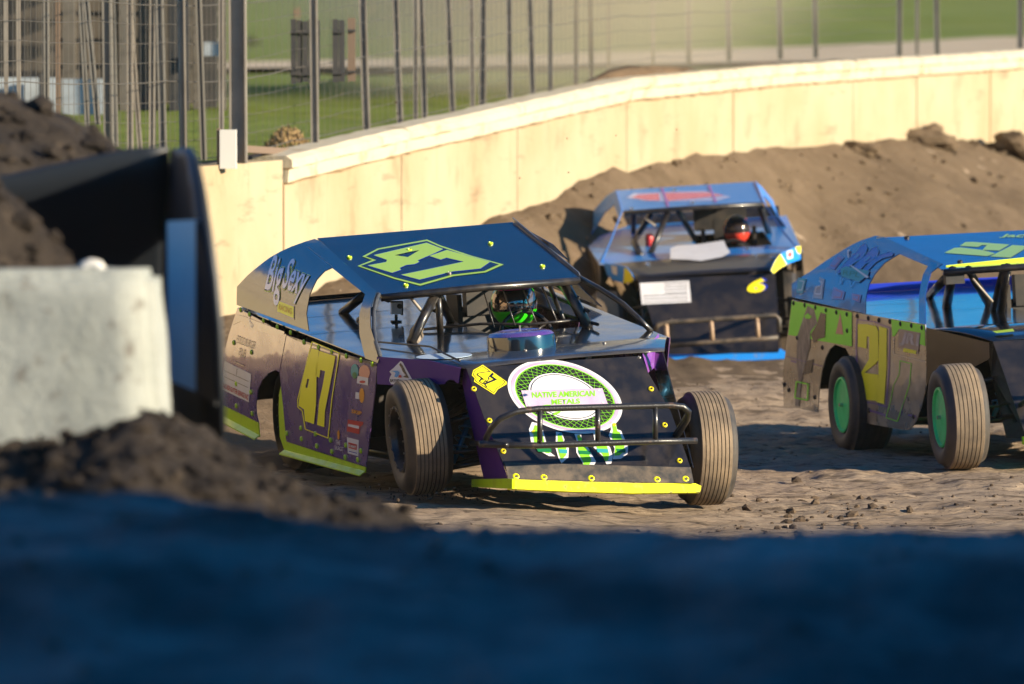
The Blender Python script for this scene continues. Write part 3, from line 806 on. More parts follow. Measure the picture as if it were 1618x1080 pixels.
# ------------------------------------------------------------------ concrete block and steel bucket in the foreground
a = at(252, 427, 16.0); bq = at(265, 700, 16.0)
ztop, zbot = a.z, a.z - 0.85
blk = empty("concrete_block", Matrix.Translation((a.x - 0.825, 16.25, zbot)))
tag(blk, "pitted white concrete barrier block half buried in the dark dirt mound", "concrete block")
bm = bmesh.new()
H = ztop - zbot
W0, W1 = 0.80, 0.822
vb = [bm.verts.new(q) for q in [(-W1, -0.27, 0), (W1 + 0.03, -0.27, 0), (W1 + 0.03, 0.27, 0), (-W1, 0.27, 0), (-W0, -0.245, H), (W0, -0.245, H), (W0, 0.245, H), (-W0, 0.245, H)]]
for f in [(0, 3, 2, 1), (4, 5, 6, 7), (0, 1, 5, 4), (1, 2, 6, 5), (2, 3, 7, 6), (3, 0, 4, 7)]: bm.faces.new([vb[i] for i in f])
bmesh.ops.bevel(bm, geom=bm.edges[:], offset=0.03, segments=3, affect='EDGES')
bmesh.ops.subdivide_edges(bm, edges=[e for e in bm.edges if e.calc_length() > 0.2], cuts=14, use_grid_fill=True)
for v in bm.verts:
    c = v.co
    k = float(fbm(np.array([c.x * 6 + c.y * 3]), np.array([c.z * 6 + c.y * 5]), 3, 3)[0])
    v.co = c + Vector((0.012 * k, 0.02 * k, 0.012 * k))
me = bpy.data.meshes.new("body"); bm.to_mesh(me); bm.free(); me.materials.append(M_BLOCK)
me.polygons.foreach_set("use_smooth", [True] * len(me.polygons))
o = bpy.data.objects.new("body", me); COL.objects.link(o); o.parent = blk
mb = MB()
lx = at(145, 420, 16.25).x - blk.location.x
mb.tube([(lx - 0.034, 0, H - 0.012), (lx - 0.022, 0, H + 0.008), (lx, 0, H + 0.014), (lx + 0.022, 0, H + 0.008), (lx + 0.034, 0, H - 0.012)], 0.017, 8)
mb.build("lifting_loop", M_WHITEP, blk, smooth=True)

bk = empty("steel_bucket", Matrix.Translation((-1.3, 17.4, 1.1)))
tag(bk, "dark curved steel loader bucket holding dirt, with a pale blue upright plate", "bucket")
KO = Vector((-1.3, 17.4, 1.1))
# curved back sheet
mb = MB(); rows = []
for i in range(13):
    t = i / 12
    px = -160 + 425 * t
    top = at(px, 283 - 44 * min(1, max(0, (px + 0) / 200)) if px < 200 else 239 - 4 * (px - 200) / 90, 17.85)
    col_ = []
    for j in range(11):
        s_ = j / 10
        z = top.z - 1.2 * s_
        y = 17.85 + 0.34 * math.sin(s_ * math.pi * 0.8) - 0.30 * max(0, s_ - 0.5)
        x = top.x + 0.03 * s_
        col_.append(Vector((x, y, z)) - KO)
    rows.append(col_)
vv = [q for r_ in rows for q in r_]; ff = [(i * 11 + j, i * 11 + j + 1, (i + 1) * 11 + j + 1, (i + 1) * 11 + j) for i in range(12) for j in range(10)]
o = mb.add(vv, ff).build("back_sheet", M_BUCKET, bk, smooth=True)
md = o.modifiers.new("thick", 'SOLIDIFY'); md.thickness = 0.02
# curved end plate
mb = MB()
edge = [(292, 233, 17.35), (303, 252, 17.1), (313, 300, 16.95), (324, 370, 16.85), (334, 440, 16.8), (341, 520, 16.8), (344, 600, 16.8), (345, 690, 16.85)]
back = [(268, 236, 17.85), (268, 252, 17.95), (262, 300, 18.0), (258, 370, 18.05), (256, 440, 18.0), (255, 520, 17.95), (255, 600, 17.9), (255, 690, 17.8)]
vv = []
for (e_, b_) in zip(edge, back):
    for t in (0, 0.33, 0.66, 1):
        q = at(e_[0], e_[1], e_[2]).lerp(at(b_[0], b_[1], b_[2]), t); vv.append(q - KO)
ff = [(i * 4 + j, i * 4 + j + 1, (i + 1) * 4 + j + 1, (i + 1) * 4 + j) for i in range(7) for j in range(3)]
o = mb.add(vv, ff).build("end_plate", M_BUCKET, bk, smooth=True)
md = o.modifiers.new("thick", 'SOLIDIFY'); md.thickness = 0.025
# pale upright plate inside
q0, q1, q2, q3 = at(264, 349, 17.0), at(309, 347, 16.92), at(309, 618, 16.92), at(266, 600, 17.0)
nn = (q1 - q0).cross(q3 - q0).normalized()
if nn.y > 0: nn = -nn
mb = MB(); mb.sheet([[q - KO for q in (q0, q1, q2, q3)]], nn, 0.02); mb.build("upright_plate", M_PLATE, bk)
q0, q1, q2, q3 = at(309.5, 349, 16.9), at(333, 440, 16.82), at(341, 640, 16.82), at(309.5, 618, 16.9)
nn = (q1 - q0).cross(q3 - q0).normalized()
if nn.y > 0: nn = -nn
mb = MB(); mb.sheet([[q - KO for q in (q0, q1, q2, q3)]], nn, 0.015); mb.build("wear_plate", M_BUCKET, bk)

# ------------------------------------------------------------------ RACE CARS
def pose(X, Y, Z, yaw, roll, pit):
    y = R(yaw); f = Vector((math.sin(y), -math.cos(y), 0)); l = Vector((math.cos(y), math.sin(y), 0)); u = Vector((0, 0, 1))
    p = R(pit); f, u = f * math.cos(p) + u * math.sin(p), u * math.cos(p) - f * math.sin(p)
    r = R(roll); l, u = l * math.cos(r) + u * math.sin(r), u * math.cos(r) - l * math.sin(r)
    m = Matrix.Identity(4)
    for i, c in enumerate((f, l, u)):
        for k in range(3): m[k][i] = c[k]
    m.translation = Vector((X, Y, Z))
    return m

def plane3(a, b, c, toward=(0, -1, 0)):
    a, b, c = Vector(a), Vector(b), Vector(c)
    n = (b - a).cross(c - a).normalized()
    if n.dot(Vector(toward)) < 0: n = -n
    return (a, n)
def plane_pn(p, n): return (Vector(p), Vector(n).normalized())

def tyre_profile(hw, r_in, r_out, grooves, bulge=0.018):
    prof = [(-hw + 0.03, r_in - 0.012), (-hw + 0.012, r_in), (-hw - bulge * 0.6, r_in + (r_out - r_in) * 0.25), (-hw - bulge, r_in + (r_out - r_in) * 0.5), (-hw - bulge * 0.5, r_in + (r_out - r_in) * 0.76), (-hw + 0.012, r_out - 0.022), (-hw + 0.03, r_out - 0.007)]
    mats = [0] * (len(prof) - 1)
    a, b = -hw + 0.03, hw - 0.03
    n = grooves + 1
    for i in range(n):
        y0 = a + (b - a) * i / n; y1 = a + (b - a) * (i + 1) / n
        crown = lambda y: r_out + 0.006 * (1 - (y / hw) ** 2)
        if i > 0:
            prof.append((y0 + 0.0018, crown(y0) - 0.007)); mats.append(2)
            prof.append((y0 + 0.0026, crown(y0))); mats.append(2)
        else:
            prof.append((y0 + 0.004, crown(y0))); mats.append(1)
        prof.append(((y0 + y1) / 2, crown((y0 + y1) / 2))); mats.append(1)
        prof.append((y1 - 0.0026, crown(y1))); mats.append(1)
        if i < n - 1:
            prof.append((y1 - 0.0018, crown(y1) - 0.007)); mats.append(2)
    tail = [(hw - 0.03, r_out - 0.007), (hw - 0.012, r_out - 0.022), (hw + bulge * 0.5, r_in + (r_out - r_in) * 0.76), (hw + bulge, r_in + (r_out - r_in) * 0.5), (hw + bulge * 0.6, r_in + (r_out - r_in) * 0.25), (hw - 0.012, r_in), (hw - 0.03, r_in - 0.012)]
    for i, q in enumerate(tail):
        prof.append(q); mats.append(1 if i == 0 else 0)
    return prof, mats

def make_wheel(parent, hw, grooves, tread_m, rim_m, cover, name="wheel"):
    w = empty(name, None, parent)
    prof, mats = tyre_profile(hw, 0.195, 0.335, grooves)
    mb = MB(); mb.lathe_y(prof, 72, mats)
    t = mb.build("tyre", [M_TYRE, tread_m, M_GROOVE], w, smooth=True); smooth_angle(recalc(t), 50)
    for side in (1,):
        mb = MB()
        if cover:    # dished wheel cover on the outer side
            mb.lathe_y([(hw - 0.02, 0.198), (hw + 0.002, 0.193), (hw + 0.004, 0.180), (hw - 0.012, 0.172), (hw - 0.016, 0.10), (hw - 0.010, 0.045), (hw - 0.006, 0.0)], 48)
        else:        # deep bead-locked steel rim
            mb.lathe_y([(hw - 0.035, 0.200), (hw + 0.004, 0.196), (hw + 0.006, 0.182), (hw - 0.02, 0.176), (hw - 0.09, 0.170), (hw - 0.13, 0.155), (hw - 0.125, 0.10), (hw - 0.11, 0.07), (hw - 0.11, 0.0)], 48)
        mb.lathe_y([(-hw + 0.02, 0.196), (-hw + 0.06, 0.172), (hw - 0.03, 0.172)], 32)
        r = mb.build("rim", rim_m, w, smooth=True); smooth_angle(r, 35)
        mb = MB()
        yo = hw - 0.004 if cover else hw - 0.105
        for k in range(5 if not cover else 1):
            a = 2 * math.pi * k / 5
            rr = 0.05 if not cover else 0.0
            mb.tube([(rr * math.cos(a), yo - 0.01, rr * math.sin(a)), (rr * math.cos(a), yo + 0.02, rr * math.sin(a))], 0.011 if not cover else 0.014, 6)
        if not cover:
            for k in range(16):
                a = 2 * math.pi * k / 16
                mb.tube([(0.187 * math.cos(a), hw - 0.002, 0.187 * math.sin(a)), (0.187 * math.cos(a), hw + 0.014, 0.187 * math.sin(a))], 0.006, 5)
        bo = mb.build("bolts", M_CHROME if cover else M_GREYM, w); bo["kind"] = "stuff"
    return w

class Car:
    def __init__(s, name, label, mtx):
        s.M = mtx; s.Mi = mtx.inverted()
        s.root = empty(name, mtx)
        tag(s.root, label, "race car", "race cars on the dirt track")
    def hit(s, px, py, pl):
        o = s.Mi @ CAM; d = s.Mi.to_3x3() @ ray(px, py)
        t = (pl[0] - o).dot(pl[1]) / d.dot(pl[1])
        return o + d * t
    def tr(s, pts, pl, off=0.0):
        return [s.hit(x, y, pl) + pl[1] * off for x, y in pts]
    def sheet(s, name, pts, pl, m, th=0.006, off=0.0, parent=None, holes=()):
        mb = MB(); mb.sheet([s.tr(pts, pl, off)] + [s.tr(h, pl, off) for h in holes], pl[1], th)
        return mb.build(name, m, parent or s.root)
    def decal(s, name, polys, pl, m, parent, layer=1, holes=()):
        mb = MB()
        for P in polys:
            mb.sheet([s.tr(P, pl, 0.0016 * layer + 0.001)] + [s.tr(h, pl, 0.0016 * layer + 0.001) for h in holes], pl[1], 0)
        return mb.build(name, m, parent)
    def text(s, name, body, quad, pl, m, parent, layer=2, bold=0.0, shear=0.0):
        cu = bpy.data.curves.new("lettering", 'FONT'); cu.body = body; cu.offset = bold; cu.shear = shear
        cu.resolution_u = 3; cu.align_x = 'CENTER'
        to = bpy.data.objects.new("lettering", cu); COL.objects.link(to)
        bpy.context.view_layer.update()
        dg = bpy.context.evaluated_depsgraph_get()
        me = bpy.data.meshes.new_from_object(to.evaluated_get(dg))
        bpy.data.objects.remove(to); bpy.data.curves.remove(cu)
        xs_ = [v.co.x for v in me.vertices]; ys_ = [v.co.y for v in me.vertices]
        x0, x1, y0, y1 = min(xs_), max(xs_), min(ys_), max(ys_)
        TL, TR, BR, BL = (Vector((*q, 0)) for q in quad)
        for v in me.vertices:
            u = (v.co.x - x0) / (x1 - x0); w = (v.co.y - y0) / (y1 - y0)
            q = (BL * (1 - u) + BR * u) * (1 - w) + (TL * (1 - u) + TR * u) * w
            v.co = s.hit(q.x, q.y, pl) + pl[1] * (0.0016 * layer + 0.001)
        me.materials.clear(); me.materials.append(m)
        me.name = name
        o = bpy.data.objects.new(name, me); COL.objects.link(o); o.parent = parent
        return o
    def bolts(s, pts, pl, m, parent, r=0.017, h=0.010):
        first = None
        rot = pl[1].to_track_quat('Z', 'Y').to_matrix().to_4x4()
        for (x, y) in pts:
            p = s.hit(x, y, pl) + pl[1] * 0.001
            mt = Matrix.Translation(p) @ rot
            if first is None:
                mb = MB(); n = 12
                prof = [(r, 0), (r * 0.95, h * 0.6), (r * 0.62, h), (r * 0.42, h * 0.45), (0.0, h * 0.4)]
                vv = [(rr * math.cos(2 * math.pi * j / n), rr * math.sin(2 * math.pi * j / n), z) for rr, z in prof for j in range(n)]
                ff = [(i * n + j, i * n + (j + 1) % n, (i + 1) * n + (j + 1) % n, (i + 1) * n + j) for i in range(4) for j in range(n)]
                mb.add(vv[:4 * n], [f for f in ff if max(f) < 4 * n], 0)
                mb.add([vv[3 * n + j] for j in range(n)], [tuple(range(n))], 1)
                first = mb.build("bolt", [m, M_BOLTK], parent); first.matrix_local = mt
            else:
                dup(first, parent, mt)
    def tubes(s, name, specs, m, parent=None):
        for pts, r in specs:
            mb = MB(); mb.tube(pts, r, 8); mb.build(name, m, parent or s.root, smooth=True)
    def wheels(s, spec):
        """spec: list of (contact px, py, Y, hw, grooves, steer deg, camber deg, side(-1 right,+1 left), tread, rim, cover)"""
        for (px, py, Y, hw, gr, steer, camb, side, tm, rm, cov, hub) in spec:
            w = make_wheel(s.root, hw, gr, tm, rm, cov)
            if px is None:
                base = s.M @ Vector(hub)
            else:
                base = at(px, py, Y)
            fwd = (s.M.to_3x3() @ Vector((1, 0, 0))); yaw = math.atan2(fwd.y, fwd.x)
            base.z += 0.334
            rot = Matrix.Rotation(yaw + R(steer), 4, 'Z') @ Matrix.Rotation(R(camb), 4, 'X')
            if side < 0: rot = rot @ Matrix.Rotation(math.pi, 4, 'Z')
            w.matrix_local = s.Mi @ (Matrix.Translation(base) @ rot)

def flat_quad_strip(mb, A, B):
    """ruled sheet between polylines A and B"""
    n = len(A)
    mb.add(list(A) + list(B), [(i, i + 1, n + i + 1, n + i) for i in range(n - 1)])

def build_common(C, P):
    """parts every car shares; P = dimensions and paint"""
    dz = lambda x: P['deck0'] - P['dslope'] * (x + 0.44)           # deck height along the car
    hw = lambda x: 0.93 + (0.10 * (-0.44 - x) / 3.2)               # half width
    xr = P.get('xr', -3.55)
    # deck with the driver's opening
    n = Vector((P['dslope'], 0, 1)).normalized()
    pt = lambda x, y, o=0: Vector((x, y, dz(x) + o))
    outer = [pt(-0.44, -hw(-0.44) + .012), pt(-0.44, hw(-0.44) - .012), pt(xr, hw(xr) - .012), pt(xr, -hw(xr) + .012)]
    hole = [pt(-1.13, 0.70), pt(-1.05, 0.02), pt(-2.35, 0.02), pt(-2.35, 0.70)]
    mb = MB(); mb.sheet([outer, hole], n, 0.006)
    deck = mb.build("deck", P['deck'], C.root)
    # seams on the deck
    for x in (-1.75, -2.45, -3.0):
        mm = MB(); mm.sheet([[pt(x, -0.98, .002), pt(x, -0.05, .002), pt(x - .008, -0.05, .002), pt(x - .008, -0.98, .002)]], n, 0); mm.build("seam", M_GREYM, deck)
    # hood
    nx_, nz_, nw = P['nx'], P['nz'], P['nw']
    mb = MB()
    A, B = [], []
    for i in range(7):
        t = i / 6
        x = -0.438 + (nx_ + 0.438) * t
        z = dz(-0.44) * (1 - t) + nz_ * t + 0.018 * math.sin(t * math.pi)
        w = (hw(-0.44) - 0.012) * (1 - t) + nw * t
        A.append([Vector((x, -w + 2 * w * k / 8, z + 0.012 * (1 - (2 * k / 8 - 1) ** 2))) for k in range(9)])
    vv = [q for r_ in A for q in r_]
    ff = [(i * 9 + k, (i + 1) * 9 + k, (i + 1) * 9 + k + 1, i * 9 + k + 1) for i in range(6) for k in range(8)]
    mb.add(vv, ff)
    hood = recalc(mb.build("hood", P['hood'], C.root, smooth=True))
    if sum(p.normal.z for p in hood.data.polygons) < 0: hood.data.flip_normals()
    md = hood.modifiers.new("thick", 'SOLIDIFY'); md.thickness = 0.006
    # rear panel and spoiler
    sp = P['spoiler']
    mb = MB(); ww = hw(xr) - 0.03; xl = P.get('xrl', xr - .05)
    mb.sheet([[Vector((xr - .004, -ww, dz(xr) - .01)), Vector((xr - .004, ww, dz(xr) - .01)), Vector((xl, ww, .45)), Vector((xl, -ww, .45))]], (-1, 0, .5), 0.006); mb.build("rear_panel", M_BLACK, C.root)
    mb = MB(); mb.box((xr - 0.02, 0, dz(xr) + sp / 2), (0.008, 2 * hw(xr) - 0.16, sp), Matrix.Rotation(R(-8), 3, 'Y')); mb.build("spoiler", P['rear'], C.root)
    # roof sheet
    (x0, z0), (x1, z1), rw = P['rf'], P['rr'], P['rw']
    rn = Vector((z1 - z0, 0, x0 - x1)).normalized()
    mb = MB(); mb.sheet([[Vector((x0, -rw, z0)), Vector((x0, rw, z0)), Vector((x1, rw, z1)), Vector((x1, -rw, z1))]], rn, 0.008)
    roof = mb.build("roof", P['roof'], C.root)
    mb = MB(); mb.tube([(x0 + 0.012, -rw + 0.01, z0 - 0.022), (x0 + 0.012, 0, z0 - 0.012), (x0 + 0.012, rw - 0.01, z0 - 0.022)], 0.024, 10)
    mb.build("roof_front_bar", P.get('frontbar', M_STEEL), C.root, smooth=True)
    # chassis: floor, frame rails, engine, radiator, firewall
    mb = MB(); mb.box((-1.7, 0, 0.22), (2.9, 1.2, 0.02)); mb.build("floor_pan", M_DARK, C.root)
    mb = MB(); mb.box((-1.02, 0.10, 0.50), (0.02, 1.35, 0.56)); mb.build("firewall", M_DARK, C.root)
    mb = MB(); mb.box((-2.5, 0.0, 0.55), (0.02, 1.5, 0.7)); mb.build("rear_firewall", M_DARK, C.root)
    mb = MB()
    mb.box((-0.45, 0, 0.50), (0.62, 0.36, 0.34)); mb.box((-0.45, 0.24, 0.62), (0.56, 0.16, 0.14), Matrix.Rotation(R(-35), 3, 'X')); mb.box((-0.45, -0.24, 0.62), (0.56, 0.16, 0.14), Matrix.Rotation(R(35), 3, 'X'))
    for k in range(4): mb.tube([(-0.68 + k * 0.15, -0.28, 0.58), (-0.70 + k * 0.15, -0.42, 0.52), (-0.75, -0.50, 0.40)], 0.022, 6)
    mb.build("engine", M_DARK, C.root)
    mb = MB(); mb.box((0.12, 0, 0.48), (0.06, 0.62, 0.44)); mb.build("radiator", M_GREYM, C.root)
    for sy in (-1, 1):
        mb = MB()
        mb.tube([(0.45, sy * 0.36, 0.26), (-0.2, sy * 0.38, 0.24), (-1.0, sy * 0.62, 0.22), (-2.2, sy * 0.66, 0.22), (-3.3, sy * 0.5, 0.42)], 0.028, 7)
        mb.tube([(0.2, sy * 0.34, 0.66), (-0.4, sy * 0.40, 0.70), (-1.0, sy * 0.60, 0.74)], 0.022, 7)
        mb.tube([(0.2, sy * 0.34, 0.66), (0.25, sy * 0.36, 0.26)], 0.022, 7)
        mb.tube([(-0.3, sy * 0.38, 0.70), (-0.55, sy * 0.42, 0.25)], 0.018, 6)
        mb.tube([(-1.0, sy * 0.60, 0.74), (-0.62, sy * 0.42, 0.25)], 0.018, 6)
        mb.build("frame_rail", M_STEEL, C.root, smooth=True)
        mb = MB()
        mb.tube([(0.12, sy * 0.36, 0.27), (0.0, sy * 0.80, 0.22)], 0.017, 6); mb.tube([(-0.16, sy * 0.36, 0.27), (0.0, sy * 0.80, 0.22)], 0.017, 6)
        mb.tube([(0.10, sy * 0.38, 0.56), (0.0, sy * 0.76, 0.48)], 0.014, 6); mb.tube([(-0.12, sy * 0.38, 0.56), (0.0, sy * 0.76, 0.48)], 0.014, 6)
        mb.tube([(0.0, sy * 0.77, 0.18), (0.0, sy * 0.75, 0.52)], 0.03, 8)
        mb.tube([(0.13, sy * 0.30, 0.33), (0.10, sy * 0.78, 0.33)], 0.012, 6)
        mb.build("suspension_arm", M_STEEL, C.root, smooth=True)
        mb = MB()
        a, b = Vector((0.05, sy * 0.66, 0.26)), Vector((0.02, sy * 0.42, 0.72))
        mb.tube([a, a.lerp(b, .5)], 0.016, 8); mb.tube([a.lerp(b, .45), b], 0.028, 8)
        sh = mb.build("shock_absorber", M_SHOCK, C.root, smooth=True)
        coil = []
        d = (b - a); u = d.cross(Vector((1, 0, 0))).normalized(); w_ = d.normalized().cross(u)
        for k in range(61):
            t = k / 60
            coil.append(a + d * (0.12 + 0.72 * t) + (u * math.cos(t * 12 * math.pi) + w_ * math.sin(t * 12 * math.pi)) * 0.045)
        mb = MB(); mb.tube(coil, 0.007, 5); mb.build("spring", M_SHOCK, sh, smooth=True)
    mb = MB(); mb.tube([(-2.79, -0.8, 0.33), (-2.79, 0.8, 0.33)], 0.05, 10); mb.tube([(-2.79, 0.1, 0.33), (-1.1, 0.1, 0.40)], 0.035, 8); mb.build("rear_axle", M_DARK, C.root, smooth=True)
    # seat and steering wheel
    mb = MB(); mb.box((-2.18, 0.36, 0.62), (0.10, 0.46, 0.75), Matrix.Rotation(R(-12), 3, 'Y')); mb.box((-1.9, 0.36, 0.36), (0.5, 0.46, 0.12))
    mb.box((-2.22, 0.36, 1.08), (0.08, 0.26, 0.22)); mb.box((-2.1, 0.60, 1.02), (0.22, 0.03, 0.2)); mb.box((-2.1, 0.12, 1.02), (0.22, 0.03, 0.2))
    mb.build("seat", M_DARK, C.root)
    mb = MB(); cst = Vector((-1.42, 0.36, 0.86)); tilt = Matrix.Rotation(R(-25), 3, 'Y')
    ring = [cst + tilt @ Vector((0, 0.17 * math.cos(a), 0.17 * math.sin(a))) for a in np.linspace(0, 2 * math.pi, 25)]
    mb.tube(ring, 0.013, 7)
    for a in (0.5, 2.64, 4.71): mb.tube([cst, cst + tilt @ Vector((0, 0.17 * math.cos(a), 0.17 * math.sin(a)))], 0.010, 5)
    mb.tube([cst, (-1.0, 0.3, 0.7)], 0.016, 6)
    mb.build("steering_wheel", M_STEEL, C.root, smooth=True)
    # air cleaner
    if P.get('air'):
        ax, ay, az = P['air']; ar = P.get('airr', 0.205)
        mb = MB(); nn_ = 32
        prof = [(ar * 1.02, -0.03), (ar, 0.06), (ar * 0.985, 0.078)]
        vv = [(ax + r * math.cos(2 * math.pi * j / nn_), ay + r * math.sin(2 * math.pi * j / nn_), az + z) for r, z in prof for j in range(nn_)]
        mb.add(vv, [(i * nn_ + j, i * nn_ + (j + 1) % nn_, (i + 1) * nn_ + (j + 1) % nn_, (i + 1) * nn_ + j) for i in range(2) for j in range(nn_)])
        ac = mb.build("air_cleaner", P.get('airm', M_DECK), C.root, smooth=True)
        mb = MB(); prof = [(ar * 0.98, 0.079), (ar * 0.90, 0.095), (ar * 0.62, 0.108), (ar * 0.56, 0.102), (ar * 0.2, 0.103), (0.001, 0.104)]
        vv = [(ax + r * math.cos(2 * math.pi * j / nn_), ay + r * math.sin(2 * math.pi * j / nn_), az + z) for r, z in prof for j in range(nn_)]
        mb.add(vv, [(i * nn_ + j, i * nn_ + (j + 1) % nn_, (i + 1) * nn_ + (j + 1) % nn_, (i + 1) * nn_ + j) for i in range(5) for j in range(nn_)])
        mb.build("lid", P['airlid'], ac, smooth=True)
        mb = MB(); mb.tube([(ax, ay, az + .10), (ax, ay, az + .135)], 0.006, 6); mb.build("stud", M_CHROME, ac)
    # nose side panels
    zb = P['nzb']; xb = P['nxb']
    for sy, m in ((-1, P['noseR']), (1, P['noseL'])):
        mb = MB()
        y = sy * (P['nw'] - 0.006)
        poly = [(nx_, y, nz_ - .004), (xb - .004, sy * (P['nwb'] - .006), zb), (xb - 0.46, sy * (P['nwb'] - .006), zb), (nx_ - 0.10, y, zb + 0.42), (nx_ - 0.16, y, nz_ - 0.10), (nx_ - 0.12, y, nz_ - .004)]
        mb.sheet([poly], (0, sy, 0), 0.005)
        mb.build("nose_side", m, C.root)
    return deck, hood, roof, dz, hw

def helmet(parent_person, c, yaw, m_shell, m_chin, m_top, m_visor, r=0.142):
    """full-face helmet; parts of the person"""
    rot = Matrix.Rotation(yaw, 4, 'Z')
    def patch(name, th0, th1, ph0, ph1, rr, m, jaw=0.0, n=20, k=12):
        mb = MB(); vv = []
        for i in range(k + 1):
            th = th0 + (th1 - th0) * i / k          # elevation
            for j in range(n + 1):
                ph = ph0 + (ph1 - ph0) * j / n
                x = math.cos(th) * math.cos(ph); y = math.cos(th) * math.sin(ph); z = math.sin(th)
                ex = 1.13 + jaw * max(0, -z) * max(0, math.cos(ph))
                vv.append(rot @ Vector((x * rr * ex, y * rr * 0.93, z * rr * 1.04)) + Vector(c))
        ff = [(i * (n + 1) + j, i * (n + 1) + j + 1, (i + 1) * (n + 1) + j + 1, (i + 1) * (n + 1) + j) for i in range(k) for j in range(n)]
        return recalc(mb.add(vv, ff).build(name, m, parent_person, smooth=True))
    patch("helmet", R(-62), R(89), -math.pi, math.pi, r, m_shell, 0.25, 40, 20)
    patch("chin_guard", R(-60), R(-14), R(-80), R(80), r + 0.004, m_chin, 0.30)
    patch("visor", R(-14), R(26), R(-75), R(75), r + 0.005, m_visor)
    patch("crown_stripe", R(34), R(62), R(-62), R(62), r + 0.003, m_top)
    for sy in (-1, 1):
        patch("side_stripe", R(-30), R(45), R(sy * 82) - .28, R(sy * 82) + .28, r + 0.004, m_chin)

def driver(C, label, hc, m_suit, helm, glove_m):
    """seated driver in the car's own axes; hc = helmet centre"""
    root = empty("person", C.M @ Matrix.Translation(Vector(hc) - Vector((0, 0, 0.72))))
    tag(root, label, "person", "drivers")
    o3 = Vector((0, 0, 0.72))
    V = [(0.0, 0, 0.08, .15), (0.0, 0, 0.30, .155), (0.0, 0, 0.46, .15), (0.0, 0, 0.56, .075), (0.02, 0, 0.66, .07),
         (0.0, 0.17, 0.485, .075), (0.12, 0.26, 0.32, .055), (0.36, 0.17, 0.33, .042), (0.43, 0.145, 0.36, .034),
         (0.0, -0.17, 0.485, .075), (0.12, -0.26, 0.32, .055), (0.36, -0.17, 0.33, .042), (0.43, -0.145, 0.36, .034),
         (0.10, 0.10, 0.04, .10), (0.50, 0.13, 0.14, .075), (0.85, 0.12, -0.05, .055), (0.10, -0.10, 0.04, .10), (0.50, -0.13, 0.14, .075), (0.85, -0.12, -0.05, .055)]
    Ed = [(0, 1), (1, 2), (2, 3), (3, 4), (2, 5), (5, 6), (6, 7), (7, 8), (2, 9), (9, 10), (10, 11), (11, 12), (0, 13), (13, 14), (14, 15), (0, 16), (16, 17), (17, 18)]
    me = bpy.data.meshes.new("body"); me.from_pydata([v[:3] for v in V], Ed, []); me.update()
    b = bpy.data.objects.new("body", me); COL.objects.link(b); b.parent = root
    me.materials.append(m_suit)
    md = b.modifiers.new("skin", 'SKIN')
    for i, v in enumerate(V):
        me.skin_vertices[0].data[i].radius = (v[3], v[3])
    me.skin_vertices[0].data[0].use_root = True
    sb = b.modifiers.new("smooth", 'SUBSURF'); sb.levels = 2; sb.render_levels = 2
    md.use_smooth_shade = True
    for sy in (1, -1):     # gloved hands closed round the wheel rim
        mb = MB()
        w0 = Vector((0.43, sy * 0.145, 0.36))
        mb.tube([w0 - Vector((0.06, 0, 0.01)), w0 + Vector((0.02, 0, 0.005)), w0 + Vector((0.055, -sy * 0.004, 0.012))], 0.034, 10, r2=0.030)
        for k in range(4):
            f0 = w0 + Vector((0.055, 0.0, 0.035 - 0.020 * k)); ln = (0.9, 1.0, 0.95, 0.78)[k]
            mb.tube([f0 - Vector((.02, 0, 0)), f0 + Vector((0.03 * ln, -sy * 0.004, 0.003)), f0 + Vector((0.048 * ln, -sy * 0.026, 0.0)), f0 + Vector((0.032 * ln, -sy * 0.046, -0.002))], 0.0095, 7, r2=0.0085)
        mb.tube([w0 + Vector((0.01, -sy * 0.02, 0.03)), w0 + Vector((0.04, -sy * 0.04, 0.035)), w0 + Vector((0.06, -sy * 0.045, 0.025))], 0.011, 7, r2=0.009)
        mb.build("glove", glove_m, root, smooth=True)
    if helm: helmet(root, o3, *helm)
    return root

def crop(x0, y0, sc):
    return lambda *p: [(x0 + u / sc, y0 + v / sc) for u, v in p]
def scaled(P, k, kx=None):
    cx = sum(p[0] for p in P) / len(P); cy = sum(p[1] for p in P) / len(P)
    return [(cx + (x - cx) * (kx or k), cy + (y - cy) * k) for x, y in P]
def line_poly(P, w, closed=False):
    """thin px-wide quads along a px polyline"""
    out = []
    Q = P + [P[0]] if closed else P
    for (x0, y0), (x1, y1) in zip(Q[:-1], Q[1:]):
        d = math.hypot(x1 - x0, y1 - y0) or 1; nx, ny = -(y1 - y0) / d * w / 2, (x1 - x0) / d * w / 2
        out.append([(x0 + nx, y0 + ny), (x1 + nx, y1 + ny), (x1 - nx, y1 - ny), (x0 - nx, y0 - ny)])
    return out
def oval(x0, y0, x1, y1, n=20):
    return [((x0 + x1) / 2 + (x1 - x0) / 2 * math.cos(2 * math.pi * i / n), (y0 + y1) / 2 + (y1 - y0) / 2 * math.sin(2 * math.pi * i / n)) for i in range(n)]
def mirror_sheet(C, name, pts3, m, th=0.006, parent=None, holes=()):
    L = [Vector((p.x, -p.y, p.z)) for p in pts3]
    a = L[0]; n = Vector((0, 0, 0))
    for i in range(len(L)):
        n += (L[i] - a).cross(L[(i + 1) % len(L)] - a)
    n.normalize()
    if n.y < 0: n = -n
    mb = MB(); mb.sheet([L], n, th)
    return mb.build(name, m, parent or C.root)

SIDE = plane3((-.6, -.94, 0), (-3.75, -1.04, 0), (-.6, -.94, 1))

